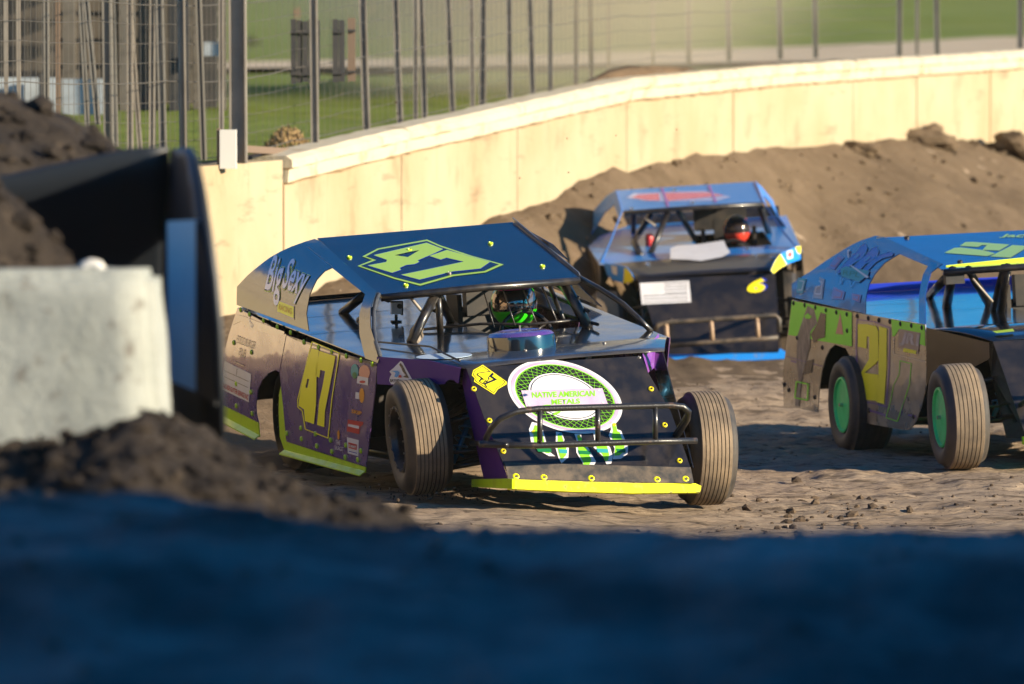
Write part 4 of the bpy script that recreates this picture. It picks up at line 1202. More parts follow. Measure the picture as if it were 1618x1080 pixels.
def bend(o, pl, h=0.032, L=0.62):
    p0, n = pl[0], pl[1]
    e = (Vector((0, 0, 1)) - n * n.z).normalized()
    bm = bmesh.new(); bm.from_mesh(o.data)
    for it in range(6):
        ed = [x for x in bm.edges if x.calc_length() > 0.07]
        if not ed: break
        bmesh.ops.subdivide_edges(bm, edges=ed, cuts=1)
        bmesh.ops.triangulate(bm, faces=[f for f in bm.faces if len(f.verts) > 3])
    for v in bm.verts:
        base = p0 + Vector((0, 0, 0.0872 * -(v.co.x - p0.x)))          # the door line rises towards the tail
        t = max(0.0, min(1.0, (v.co - base).dot(e) / L))
        v.co = v.co + n * (h * math.sin(math.pi * t))
    bm.to_mesh(o.data); bm.free()
    smooth_angle(o, 30)
# ================================================================== car 47
C = Car("race_car", "black and purple dirt modified 47 with white ring emblem on its nose", pose(.275, 30, 0, 19, 4, 0))
P47 = dict(deck0=.855, dslope=.0872, nx=.32, nz=.83, nw=.61, nzb=.17, nxb=.80, nwb=.575, rf=(-1.2, 1.215), rr=(-2.42, 1.53), rw=.655, spoiler=.03, xr=-3.14, xrl=-3.6,
           deck=M_DECK, hood=M_HOOD, roof=M_ROOFBLK, rear=M_BLACK, noseR=M_PURPLE2, noseL=M_BLACK, airlid=M_PURPLE, air=(-.32, -.06, .875))
deck, hood, roof, dz47, hw47 = build_common(C, P47)
DECK = plane_pn((-.44, 0, .855), (.0872, 0, 1))
NOSE = plane_pn((.32, 0, .83), (1, 0, .745))
ROOF = plane3((-1.2, -.655, 1.215), (-1.2, .655, 1.215), (-2.42, 0, 1.53), (0, 0, 1))
SAIL = plane3((-.44, -.938, .86), (-3.3, -1.03, 1.105), (-2.42, -.66, 1.53))
FEND = plane3((-.44, -.935, .855), (.32, -.62, .83), (-.44, -.935, .6))

sail_px = [(377, 483), (380, 456), (398, 438), (430, 410), (446, 399), (462, 390), (480, 382), (497, 377), (505, 380), (600, 464), (592, 490), (591, 520), (601, 563), (597, 573), (577, 566), (572, 530), (574, 500), (583, 468), (528, 425), (517, 431), (506, 445), (496, 468), (489, 498), (490, 524)]
sail = C.sheet("sail_panel", sail_px, SAIL, M_ROOFBLK, 0.006)
mirror_sheet(C, "sail_panel", C.tr(sail_px[:9] + [(545, 413), (540, 440), (528, 425)] + sail_px[19:], SAIL), M_ROOFBLK)
fold = C.decal("fold_seam", line_poly([(486, 389), (530, 424)], 0.7), SAIL, M_GREYM, sail)
q_px = [(375, 486), (452, 528), (441, 588), (436, 584), (425, 589), (414, 600), (407, 616), (404, 640), (405, 655), (408, 667), (347, 637), (345, 612), (347, 587), (352, 566), (362, 527)]
quarter = C.sheet("quarter_panel", q_px, SIDE, M_PURPLE)
d_px = [(453, 529), (596, 575), (592, 620), (585, 680), (578, 737), (452, 697), (447, 640), (443, 600), (442, 588)]
door = C.sheet("door_panel", d_px, SIDE, M_PURPLE)
sk1 = [(347, 637.5), (408, 667.5), (410, 690), (343, 655)]
sk2 = [(443.5, 610), (448, 650), (452.6, 697.8), (577.6, 738), (577, 747), (450, 713), (442, 690), (440, 650), (441, 622)]
C.sheet("skirt", sk1, SIDE, M_LIME); C.sheet("skirt", sk2, SIDE, M_LIME)
for A_, B_ in (((343, 655), (410, 690)), ((449, 713), (577, 747))):      # outward-rolled lower lips
    a, b = C.hit(*A_, SIDE), C.hit(*B_, SIDE)
    mb = MB(); o1 = Vector((0, -0.035, -0.022)); up_ = Vector((0, 0, 0.012))
    mb.add([a + up_, b + up_, b + o1 + up_, a + o1 + up_, a + up_ * .4, b + up_ * .4, b + o1 + up_ * .4, a + o1 + up_ * .4], [(0, 1, 2, 3), (7, 6, 5, 4), (0, 4, 5, 1), (1, 5, 6, 2), (2, 6, 7, 3), (3, 7, 4, 0)])
    recalc(mb.build("skirt_lip", M_LIME, C.root))
mirror_sheet(C, "quarter_panel", C.tr(q_px, SIDE), M_PURPLE); mirror_sheet(C, "door_panel", C.tr(d_px, SIDE), M_PURPLE)
C.decal("panel_trim", [[(452, 529), (596, 575), (595.7, 578.5), (470, 538), (470, 534.5)]], SIDE, M_BLACK, door, 1)
C.sheet("fender_strip", crop(590, 540, 7.355)((40, 170), (640, 215), (1012, 300), (990, 480), (965, 475), (930, 440), (880, 437), (845, 460), (828, 490), (350, 512), (45, 490)), FEND, M_PURPLE2, 0.005)
fpx = crop(590, 540, 7.355)((40, 170), (640, 215), (1012, 300), (990, 480), (828, 490), (350, 512), (45, 490))

nose_px = [(737, 581), (800, 577), (900, 569), (1013, 562), (1024, 588), (1060, 650), (1093, 744), (800, 743), (765, 660)]
nose = C.sheet("nose_panel", nose_px, NOSE, M_NOSE, 0.006)
A_ = C.hit(1013, 560, NOSE); D_ = C.hit(1024, 588, NOSE)
B_ = C.hit(1041, 528, plane_pn((-.40, 0, 0), (1, 0, 0))); C_ = C.hit(1044, 571, plane_pn((-.40, 0, 0), (1, 0, 0)))
A_ += Vector((0, .01, .004)); B_ += Vector((0, 0.0, .006))
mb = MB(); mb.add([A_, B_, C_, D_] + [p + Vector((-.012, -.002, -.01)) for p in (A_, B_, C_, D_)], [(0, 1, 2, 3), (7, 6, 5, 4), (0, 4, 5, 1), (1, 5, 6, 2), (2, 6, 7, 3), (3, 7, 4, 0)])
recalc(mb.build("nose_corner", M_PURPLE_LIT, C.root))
kick = C.sheet("kick_strip", [(797, 731), (1091, 739), (1096, 764), (803, 757)], NOSE, mat("scuffed_dark_plastic", (0.035, 0.035, 0.034), rough=0.5, dust=0.35, dcol=DUSTC, dscale=8), 0.004, 0.006)
LIP = plane_pn((.86, 0, .1), (1, 0, .5))
lip = C.sheet("front_lip", [(803, 757), (900, 760), (1000, 763), (1099, 763.5), (1108, 767.5), (1106, 777.5), (1000, 779), (900, 776), (803, 771.5)], LIP, M_YELLOW, 0.02)
C.sheet("side_lip", [(745, 757), (809, 756), (809, 772), (745, 769)], plane_pn((0, -.61, 0), (0, -1, 0)), M_LIME, 0.016)
C.bolts([(815, 753), (859, 754.5), (934, 756), (1038, 758), (1083, 757)], NOSE, M_YELLOW, nose, 0.021)
C.bolts([(748.5, 614.5), (773, 664.5), (795, 713), (1028.5, 614.5), (1050, 671.5), (1073.5, 728)], NOSE, M_NUMB, nose, 0.017)
C.bolts([(381, 489), (395, 496), (417, 506), (439, 516), (460, 525)][:5], SIDE, M_LIME, quarter)
C.bolts([(481, 540), (504, 548), (525, 555), (548, 562), (571, 569), (589, 575)], SIDE, M_LIME, door)
C.bolts([(370, 541), (398, 556), (350, 597), (348, 630), (374, 606), (397, 619), (374, 641), (399, 653)], SIDE, M_LIME, quarter)
C.bolts([(454, 684), (476, 676), (477, 693), (499, 685), (501, 704), (523, 695), (525, 713), (546, 722), (547, 703), (566, 726), (571, 712)], SIDE, M_LIME, door)
C.bolts([(552, 407), (647, 396), (775, 385), (857, 421), (641, 451)], ROOF, M_LIME, roof, 0.018, 0.012)
C.bolts([(710, 433.5)], ROOF, M_GREYM, roof, 0.014, 0.016)
C.bolts([(955, 543), (1010, 566), (830, 555)], plane_pn((-.1, 0, .868), (0.02, 0, 1)), M_GREYM, hood, 0.012, 0.012)

# roof number
k = crop(500, 330, 3.517)
C.decal("number_border", [k((228, 318), (310, 285), (255, 265), (340, 221), (615, 171), (690, 204), (865, 262), (1041, 310), (940, 354), (760, 375), (577, 428), (430, 389))], ROOF, M_ROOFNUM, roof, 1)
C.decal("number_ground", [k((247, 318), (334, 286), (276, 266), (347, 228), (613, 180), (684, 211), (860, 269), (1015, 310), (934, 347), (757, 367), (578, 418), (436, 382))], ROOF, M_NAVY, roof, 2)
def digits(polys, holes, pl, parent, m, mo, lay, w=0.7):
    C_ = CUR
    for i, Pp in enumerate(polys):
        C_.decal("digit_outline", line_poly(Pp, w * 2, True), pl, mo, parent, lay)
        C_.decal("digit", [Pp], pl, m, parent, lay + 1, holes=[holes[i]] if holes[i] else ())
CUR = C
digits([k((318, 262), (612, 193), (704, 228), (640, 258), (562, 291), (572, 299), (548, 311), (497, 317), (462, 333), (470, 343), (420, 360), (285, 319), (388, 300), (392, 288)),
        k((628, 266), (725, 233), (965, 299), (912, 336), (760, 352), (572, 398), (470, 371), (640, 336), (818, 298), (722, 276), (690, 287))],
       [k((436, 262), (520, 243), (572, 234), (508, 273)), None], ROOF, roof, M_ROOFNUM, M_ROYAL, 3)
# door number
k = crop(340, 480, 4.154)
C.decal("number_ground", [k((640, 247), (818, 321), (770, 620), (745, 880), (595, 821), (575, 700), (548, 678), (545, 630), (600, 400))], SIDE, M_NAVY if False else M_PURPLE, door, 1)
C.decal("number_border", line_poly(k((640, 247), (818, 321), (770, 620), (745, 880), (595, 821), (575, 700), (548, 678), (545, 630), (600, 400)), 1.5, True), SIDE, M_NUM, door, 2)
digits([k((640, 290), (688, 302), (672, 480), (668, 660), (655, 787), (597, 767), (590, 690), (556, 668), (558, 622), (596, 420)), k((692, 307), (796, 342), (762, 520), (727, 700), (722, 807), (676, 792), (690, 640), (716, 520), (729, 440), (697, 431), (690, 482), (664, 470), (675, 400))],
       [k((612, 490), (624, 492), (612, 552), (600, 545)), None], SIDE, door, M_NUM, M_OUTL, 3)
# door sponsors
k = crop(530, 570, 6.357)
C.decal("sponsor_sticker", [k(*oval(158, 30, 235, 175))], SIDE, M_TEAL, door, 1); C.decal("sponsor_sticker", [k(*oval(175, 110, 220, 178))], SIDE, M_GREEND, door, 2)
C.decal("sponsor_sticker", [k(*oval(240, 40, 350, 190))], SIDE, M_PEACH, door, 1); C.decal("sponsor_sticker", [k((228, 148), (337, 170), (333, 245), (222, 222))], SIDE, M_WHITE, door, 2)
C.decal("sponsor_sticker", [k(*oval(250, 195, 310, 222))], SIDE, M_RED, door, 3)
C.decal("sponsor_sticker", [k(*oval(242, 272, 294, 420))], SIDE, M_ORANGE, door, 1); C.decal("sponsor_sticker", [k((210, 310), (245, 318), (243, 385), (205, 375))], SIDE, M_WHITE, door, 2)
C.text("sponsor_lettering", "SKIP", k((168, 485), (270, 505), (266, 545), (165, 522)), SIDE, M_ORANGE, door, 2, 0.03)
C.decal("sponsor_sticker", [k((128, 588), (286, 612), (280, 640), (250, 660), (243, 735), (118, 705))], SIDE, M_RED, door, 1); C.decal("sponsor_sticker", [k((135, 630), (245, 652), (243, 682), (130, 655))], SIDE, M_WHITE, door, 2)
C.decal("sponsor_sticker", [k((120, 765), (238, 795), (235, 958), (128, 925))], SIDE, M_WHITE, door, 1); C.decal("sponsor_sticker", [k((135, 815), (222, 838), (220, 895), (138, 872))], SIDE, M_RED, door, 2)
C.text("sponsor_lettering", "SUMMIT", k((142, 835), (216, 853), (215, 880), (144, 862)), SIDE, M_WHITE, door, 3, 0.03)
C.decal("sponsor_line", line_poly(k((140, 905), (222, 926)), 1.0), SIDE, M_ROYAL, door, 2)
C.text("sponsor_lettering", "THE", k((8, 790), (55, 800), (55, 848), (8, 838)), SIDE, M_WHITE, door, 2, 0.0)
C.text("sponsor_lettering", "SKAGIT", k((-2, 845), (88, 868), (88, 910), (-2, 888)), SIDE, M_WHITE, door, 2, 0.0)
C.decal("sponsor_sticker", [k((20, 720), (35, 690), (48, 725), (40, 790), (25, 780))], SIDE, M_ORANGE, door, 1)
# quarter panel prints and a painted blue reflection
k = crop(340, 500, 6.745)
C.decal("blue_reflection", [k((232, -22), (300, -8), (742, 160), (735, 190), (640, 185), (500, 162), (440, 140), (385, 140), (270, 50), (185, 90))], SIDE, M_BLUEREFL, quarter, 1)  # reflection painted as a flat blue patch behind the lettering
C.text("sponsor_lettering", "FOOD BURGER", k((240, 195), (435, 270), (420, 350), (222, 278)), SIDE, M_CREAMV, quarter, 2, 0.0)
C.text("sponsor_lettering", "PUB", k((265, 330), (330, 355), (318, 440), (248, 412)), SIDE, M_CREAMV, quarter, 2, 0.0)
C.decal("sponsor_line", line_poly(k((208, 478), (310, 525)), 1.6), SIDE, M_CREAMV, quarter, 2)
C.decal("sign_sticker", [k((103, 470), (388, 610), (362, 912), (68, 770))], SIDE, M_WHITE, quarter, 1)
C.decal("sponsor_line", line_poly(k((105, 575), (362, 690)), 0.9) + line_poly(k((95, 635), (355, 755)), 0.9) + line_poly(k((240, 555), (232, 620)), 0.8), SIDE, M_GREYM, quarter, 2)
C.text("sponsor_lettering", "CASCADE GUTTER SERVICE INC", k((82, 700), (362, 832), (358, 888), (76, 748)), SIDE, M_RED, quarter, 3, 0.02)
C.text("sponsor_lettering", "Bow", k((360, -5), (420, 60), (400, 128), (380, 110)), SIDE, M_SILVER, quarter, 3)
# sail panel script
k = crop(410, 390, 8.31)
for lay, bold, m in ((1, 0.075, M_LIME), (2, 0.05, M_NAVY), (3, 0.012, M_SILVER)):
    e = bold * 90
    C.text("script_lettering", "Big", k((235 - e, 130 - e), (400 + e * .4, 150 - e), (300 + e, 810 + e), (95 - e, 735 + e)), SAIL, m, sail, lay, bold)
    C.text("script_lettering", "Sexy", k((455 - e, 165 - e), (760 + e, 290 - e), (560 + e, 800 + e), (320 - e, 690 + e)), SAIL, m, sail, lay, bold)
C.decal("sticker", [k((287, 715), (508, 800), (490, 975), (268, 885))], SAIL, M_OUTL, sail, 1)
C.decal("sticker", [k((291, 735), (500, 815), (486, 955), (274, 870))], SAIL, M_NUM, sail, 2)
C.text("lettering", "RACING", k((308, 775), (475, 838), (465, 910), (300, 845)), SAIL, M_ORANGE, sail, 3)
for o in [sail] + list(sail.children): bend(o, SAIL)
# fender emblem
k = crop(590, 540, 7.355)
fs = [o for o in C.root.children if o.name.startswith("fender_strip")][0]
C.decal("emblem", [k((320, 218), (345, 235), (458, 440), (440, 500), (210, 490), (188, 450), (195, 410), (215, 375), (190, 342), (240, 300))], FEND, M_WHITE, fs, 1)
C.decal("emblem_peak", [k((320, 240), (345, 270), (420, 420), (345, 405), (380, 385), (345, 340), (330, 300), (305, 265))], FEND, M_NAVY, fs, 2)
C.decal("emblem_bird", [k((205, 335), (285, 330), (310, 350), (300, 390), (275, 412), (250, 400), (265, 360), (250, 345))], FEND, M_SKYBLUE, fs, 3)
C.decal("emblem_bird", [k((310, 380), (335, 385), (340, 412), (300, 412))], FEND, M_RED, fs, 4)
C.text("lettering", "BAYVIEW LAWN", k((202, 428), (440, 440), (432, 474), (202, 464)), FEND, M_NAVY, fs, 2, 0.03)
# nose number sticker and ring emblem
C.decal("sticker", [k((1270, 268), (1548, 465), (1545, 495), (1500, 520), (1448, 550), (1402, 612), (1168, 462), (1178, 425), (1143, 390), (1160, 330))], NOSE, M_NUMB, nose, 1)
C.decal("sticker_line", line_poly(k((1268, 286), (1530, 468), (1490, 508), (1438, 538), (1396, 592), (1186, 456), (1196, 420), (1162, 386), (1175, 340)), 0.9, True), NOSE, M_NAVY, nose, 2)
C.text("number_outline", "47", k((1276, 290), (1516, 452), (1388, 588), (1166, 425)), NOSE, M_NAVY, nose, 3, 0.085)
C.text("number_lettering", "47", k((1282, 302), (1506, 452), (1388, 578), (1176, 425)), NOSE, M_NUMB, nose, 4, 0.02)
k = crop(780, 560, 5.4)
def ell(r, n=72, a0=0.0, a1=2 * math.pi):
    return [(608 + (485 * math.cos(a) - 65 * math.sin(a)) * r, 360 + (60 * math.cos(a) - 310 * math.sin(a)) * r) for a in np.linspace(a0, a1, n, endpoint=False)]
def ring_dec(name, ro, ri, m, lay):
    mb = MB(); n = 72
    A = C.tr(k(*ell(ro, n)), NOSE, 0.0016 * lay + .001); B = C.tr(k(*ell(ri, n)), NOSE, 0.0016 * lay + .001)
    mb.add(A + B, [(i, (i + 1) % n, n + (i + 1) % n, n + i) for i in range(n)])
    return mb.build(name, m, nose)
ring_dec("emblem_ring", 1.0, 0.875, M_WHITE, 1); ring_dec("emblem_ring_shade", 0.945, 0.885, M_LILAC, 2)
ring_dec("emblem_ring_edge", 0.872, 0.852, M_GREENV, 1)
C.decal("emblem_disc", [k(*ell(0.635))], NOSE, M_WHITE, nose, 1)
ring_dec("emblem_disc_line", 0.60, 0.585, M_NAVY, 2)
lat = []
N_ = 40
def ep(r, i):
    a = 2 * math.pi * i / N_
    return (608 + (485 * math.cos(a) - 65 * math.sin(a)) * r, 360 + (60 * math.cos(a) - 310 * math.sin(a)) * r)
for i in range(N_):
    for d in (-1.6, 1.6):
        lat += line_poly(k(ep(0.865, i), ep(0.645, i + d)), 0.5)
C.decal("emblem_lattice", lat, NOSE, M_GREENV, nose, 1)
C.decal("emblem_plate", [k((232, 310), (925, 290), (972, 425), (275, 447))], NOSE, M_LILAC, nose, 3)
C.decal("emblem_plate_rivet", [k(*oval(290, 425, 312, 440, 8)), k(*oval(920, 408, 942, 422, 8)), k(*oval(262, 322, 282, 334, 8)), k(*oval(890, 303, 910, 316, 8))], NOSE, M_WHITE, nose, 4)
C.text("emblem_lettering", "NATIVE AMERICAN", k((322, 326), (862, 310), (862, 360), (328, 374)), NOSE, M_GREENV, nose, 4, 0.03)
C.text("emblem_lettering", "METALS", k((490, 386), (732, 378), (737, 423), (495, 432)), NOSE, M_GREENV, nose, 4, 0.03)
C.decal("emblem_leaf", [k((500, 520), (515, 500), (572, 485), (560, 505), (525, 520)), k((410, 440), (450, 432), (490, 432), (470, 446), (430, 448))], NOSE, M_GREENV, nose, 4)
feathers = [[(300, 640), (325, 578), (372, 588), (420, 650), (445, 745), (440, 805), (525, 870), (470, 868), (360, 805), (318, 752)],
            [(530, 660), (578, 668), (602, 725), (598, 760), (640, 795), (636, 880), (577, 930), (552, 885), (524, 790), (530, 730)],
            [(688, 678), (745, 684), (752, 745), (806, 798), (872, 915), (845, 968), (760, 1000), (732, 993), (772, 950), (705, 840), (700, 785), (708, 740)],
            [(846, 655), (872, 662), (872, 738), (945, 738), (992, 795), (1016, 868), (1002, 932), (962, 938), (930, 870), (852, 795), (860, 745)],
            [(990, 578), (1040, 590), (1052, 640), (1086, 652), (1146, 790), (1142, 850), (1082, 893), (1015, 896), (1030, 805), (980, 690), (1000, 640)]]
for i, f in enumerate(feathers):
    C.decal("feather", [k(*f)], NOSE, M_WHITE, nose, 2)
    g_ = scaled(f, 0.82, 0.66)
    C.decal("feather_fill", [k(*g_)], NOSE, M_GREENV, nose, 3)
    ym = [820, 830, 840, 825, 825][i]; xs_ = [p[0] for p in f if abs(p[1] - ym) < 90] or [p[0] for p in f]
    cx = sum(xs_) / len(xs_); w_ = (max(xs_) - min(xs_)) * 0.30
    C.decal("feather_band", [k((cx - w_, ym - 18), (cx + w_, ym - 14), (cx + w_ * 1.05, ym + 18), (cx - w_ * .8, ym + 14))], NOSE, M_TEAL if i in (1, 3) else M_GREEND, nose, 4)
    C.decal("feather_bead", [k(*oval(f[0][0] + 22, f[0][1] + 10, f[0][0] + 52, f[0][1] + 38, 10))], NOSE, M_TEAL if i % 2 else M_NUMB, nose, 4)
# white oval on the hood
k = crop(590, 540, 7.355)
HOODP = plane3((-.44, -.5, .868), (.32, -.4, .846), (-.44, .5, .868), (0, 0, 1))
hc = C.hit(702, 566, HOODP)
mb = MB(); mb.sheet([[Vector((hc.x + 0.17 * math.cos(a) + 0.02 * math.sin(a), hc.y + 0.16 * math.sin(a), hc.z - (hc.x * 0) + 0.016 - 0.03 * 0.17 * math.cos(a))) for a in np.linspace(0, 2 * math.pi, 28, endpoint=False)]], (0.03, 0, 1), 0.002)
mb.build("oval_sticker", mat("pale_blue_white_vinyl", (0.55, 0.70, 0.85), rough=0.3, coat=0.3), hood)
# roof fin on the left edge
FIN = plane_pn((0, .66, 0), (0, 1, 0))
a0, a1, a2, a3 = C.hit(812, 351, FIN), C.hit(916, 437, FIN), C.hit(914, 430, FIN), C.hit(809, 343, FIN)
mb = MB(); mb.sheet([[a0, a1, a2, a3]], (0, -1, 0), 0.008); mb.build("roof_fin", mat("grey_edge_metal", (0.16, 0.17, 0.19), rough=0.35, metal=0.5), C.root)

# roll cage, pillars, screen bars
FR = plane_pn((-1.24, 0, 0), (1, 0, 0))
def h(px, py, pl): return C.hit(px, py, pl)
C.tubes("cage_tube", [([h(690, 460, FR), h(649, 541, DECK)], .030), ([h(692, 464, FR), h(696, 528, DECK)], .022), ([h(692, 462, plane_pn((-1.5, 0, 0), (1, 0, 0))), h(712, 507, DECK)], .027),
                      ([h(580, 462, plane_pn((-2.2, 0, 0), (1, 0, 0))), h(541, 494, DECK)], .030), ([h(590, 490, plane_pn((-1.9, 0, 0), (1, 0, 0))), h(568, 506, DECK)], .024),
                      ([h(890, 446, FR), h(930, 517, DECK)], .034), ([h(868, 450, plane_pn((-1.5, 0, 0), (1, 0, 0))), h(890, 505, plane_pn((-1.3, 0, 0), (1, 0, 0)))], .016),
                      ([Vector((-2.3, -.55, 1.46)), Vector((-2.3, .55, 1.46))], .026), ([Vector((-2.3, .55, 1.46)), Vector((-3.1, .5, .9))], .026), ([Vector((-1.25, .58, 1.18)), Vector((-2.3, .55, 1.46))], .026), ([Vector((-1.25, -.58, 1.18)), Vector((-2.3, -.55, 1.46))], .026),
                      ([Vector((-2.3, .55, 1.46)), Vector((-2.25, .62, .9))], .026)], M_STEEL)
C.tubes("cage_strut", [([h(643, 463, FR), h(668, 493, plane_pn((-1.18, 0, 0), (1, 0, 0)))], .010)], M_DUSTSTEEL)
C.tubes("collar", [([h(661, 524, DECK) + Vector((0, 0, .02)), h(656, 530, DECK) + Vector((0, 0, .02))], .036)], M_DUSTSTEEL)
LPL = plane_pn((0, .68, 0), (0, 1, 0))
pA, pB = h(915, 438, FR), h(1029, 523, DECK)
mid = [pA, h(948, 456, plane_pn((-1.0, 0, 0), (1, 0, 0))), h(985, 480, plane_pn((-.86, 0, 0), (1, 0, 0))), h(1008, 502, plane_pn((-.75, 0, 0), (1, 0, 0))), pB]
C.tubes("windshield_pillar", [(mid, .017), ([p + Vector((-.03, .015, -.005)) for p in mid], .015)], M_STEEL)
C.tubes("pillar_edge", [(C.tr([(600, 464), (595, 478), (592, 495), (592, 520), (595, 542), (602, 563)], SAIL, .006), .013)], mat("ribbed_rubber_edge", (0.05, 0.055, 0.065), rough=0.35, bump=0.01, bscale=120))
scr = [h(668, 524, DECK) + Vector((0, 0, .015)), h(760, 519, DECK) + Vector((0, 0, .03)), h(840, 512, plane_pn((-1.08, 0, 0), (1, 0, 0))), h(925, 504, plane_pn((-1.1, 0, 0), (1, 0, 0)))]
C.tubes("screen_bar", [(scr, .009), ([h(765, 463, FR), h(781, 517, plane_pn((-1.1, 0, 0), (1, 0, 0)))], .0045), ([h(795, 458, FR), h(814, 514, plane_pn((-1.1, 0, 0), (1, 0, 0)))], .0045), ([h(826, 456, FR), h(848, 511, plane_pn((-1.1, 0, 0), (1, 0, 0)))], .0045), ([h(856, 452, FR), h(880, 508, plane_pn((-1.1, 0, 0), (1, 0, 0)))], .007)], M_STEEL)
netm = mat("window_net_webbing", (0.012, 0.012, 0.013), rough=0.7)
for i in range(4):
    t = i / 3
    a = Vector((-1.25, .60, 1.17)).lerp(Vector((-0.95, .66, .93)), t); b = Vector((-2.25, .60, 1.40)).lerp(Vector((-2.25, .66, 1.02)), t)
    C.tubes("net_strap", [([a, a.lerp(b, .5) + Vector((0, .015, -.01)), b], .011)], netm)
for i in range(2):
    a = Vector((-1.30 - .16 * i, .61, 1.18 + .04 * i)); b = Vector((-1.12 - .2 * i, .67, .93 + .018 * i))
    C.tubes("net_strap", [([a, b], .010)], netm)
C.tubes("wire_strand", [([h(598, 545, DECK) + Vector((0, 0, .02)), h(680, 555, DECK) + Vector((0, 0, .03)), h(727, 578, HOODP) + Vector((0, 0, .03))], .006)], M_STEEL)
# bumper
BP = plane_pn((.98, 0, 0), (1, 0, 0))
b_top = [h(768, 692, plane_pn((.86, 0, 0), (1, 0, 0))), h(776, 676, plane_pn((.93, 0, 0), (1, 0, 0))), h(790, 661, BP), h(815, 650, BP), h(850, 645.5, BP), h(945, 643, BP), h(1060, 640, BP), h(1079, 642, BP), h(1088, 650, BP), h(1086, 662, plane_pn((.90, 0, 0), (1, 0, 0))), h(1070, 688, plane_pn((.68, 0, 0), (1, 0, 0)))]
b_low = [h(757, 702, plane_pn((.93, 0, 0), (1, 0, 0))), h(850, 703.5, BP), h(945, 700, BP), h(1035, 697, BP), h(1101, 696, BP)]
bump = MB(); bump.tube(b_top, .0185, 10); bump.tube(b_low, .019, 10)
for x, y0, y1 in ((853, 645, 703), (944.5, 643, 700), (1035.5, 641, 697)): bump.tube([h(x, y0, BP), h(x, y1, BP)], .0165, 10)
bump.tube([h(1088, 650, BP), h(1064, 690, plane_pn((.62, 0, 0), (1, 0, 0)))], .013, 8)
bump.tube([h(800, 703, BP), h(805, 700, BP) + Vector((-.5, .02, -.02))], .017, 8); bump.tube([h(1050, 697, BP), h(1050, 697, BP) + Vector((-.5, -.02, -.02))], .017, 8)
bump.tube([h(768, 700, plane_pn((.90, 0, 0), (1, 0, 0))), h(745, 700, plane_pn((.3, 0, 0), (1, 0, 0)))], .016, 8)
bump.build("bumper", M_BUMP, C.root, smooth=True)

W47 = [(662, 779, 29.72, .125, 7, -5.5, 6.0, -1, M_TREAD, M_RIMBLK, False, None), (1112, 796, 30.15, .125, 7, -7.0, 0.0, 1, M_TREAD, M_RIMBLK, False, None),
       (487, 739, 32.45, .14, 3, 0, 2, -1, M_RTREAD, M_RIMBLK, False, None), (None, None, None, .14, 3, 0, 0, 1, M_RTREAD, M_RIMBLK, False, (-2.79, .82, 0))]
C.wheels(W47)
hc = C.hit(812, 479, plane_pn((-1.66, 0, 0), (1, 0, 0)))
driver(C, "driver of car 47 in a black suit and neon green helmet with pink crown", hc, M_SUIT, (R(-12), M_HELBLK, M_HELGRN, M_HELPNK, M_VISOR, 0.152), M_GLOVE)
# action camera on the deck
p = C.M @ C.hit(626, 508, DECK)
ac = empty("action_camera", Matrix.Translation(p) @ Matrix.Rotation(R(12), 4, 'Z'))
tag(ac, "small silver action camera on a stalk on the blue deck of car 47", "camera", None)
mb = MB(); mb.box((0, 0, .004), (.06, .06, .008)); mb.tube([(0, 0, 0), (0, 0, .045)], .010, 8); mb.build("mount", M_DARK, ac)
mb = MB(); mb.box((0, 0, .085), (.066, .034, .075)); mb.build("body", mat("silver_plastic", (0.6, 0.62, 0.65), rough=0.3, metal=0.3), ac)
mb = MB(); mb.tube([(.018, -.016, .098), (.018, -.034, .098)], .016, 12); mb.build("lens", M_DARK, ac)
mb = MB(); mb.box((0, 0, .126), (.076, .044, .010)); mb.box((.037, 0, .085), (.008, .044, .088)); mb.build("housing", M_DARK, ac)

# ================================================================== car 21
C21 = Car("race_car", "blue and neon green dirt modified 21 with green wheels and dusty side", pose(3.789, 33.131, .06, 11.554, 2.617, 3.078))
CUR = C21; C = C21
P21 = dict(deck0=.855, dslope=.0872, nx=.20, nz=.755, nw=.68, nzb=.12, nxb=.62, nwb=.62, rf=(-.97, 1.245), rr=(-2.38, 1.50), rw=.655, spoiler=.06,
           deck=M_DECK, hood=M_DECK, roof=M_BLUEDEEP, rear=M_ROYAL, noseR=M_BLACK, noseL=M_BLACK, airlid=M_BLUEP, air=(-.45, .02, .86), airm=M_BLUEP)
deck21, hood21, roof21, _, _ = build_common(C, P21)
ROOF21 = plane3((-.97, -.655, 1.245), (-.97, .655, 1.245), (-2.38, 0, 1.50), (0, 0, 1))
SAIL21 = plane3((-.44, -.938, .86), (-3.3, -1.03, 1.105), (-2.38, -.66, 1.50))
s21 = [(1254, 471), (1256, 451), (1272, 441), (1290, 430), (1330, 400), (1348, 387), (1362, 379), (1383, 372), (1397, 374), (1493, 419), (1476, 434), (1468, 467), (1463, 513), (1453, 510), (1457, 474), (1464, 437), (1471, 423), (1423, 402.5), (1402, 418), (1388, 436), (1379, 452), (1372, 474), (1369, 496)]
sail21 = C.sheet("sail_panel", s21, SAIL21, M_BLUEDEEP)
mirror_sheet(C, "sail_panel", C.tr(s21, SAIL21), M_BLUEDEEP)
k = crop(1220, 470, 4.32)
q21 = k((135, 15), (548, 98), (548, 335), (500, 345), (430, 320), (395, 350), (365, 410), (340, 500), (320, 640), (316, 700), (312, 783), (80, 735), (74, 640), (75, 500), (105, 255))
quarter21 = C.sheet("quarter_panel", q21, SIDE, M_SIDE21)
d21 = k((551, 99), (1045, 183), (1057, 330), (1050, 600), (1020, 740), (985, 840), (940, 905), (880, 900), (515, 835), (565, 600), (548, 430), (502, 346), (551, 336))
door21 = C.sheet("door_panel", d21, SIDE, M_SIDE21)
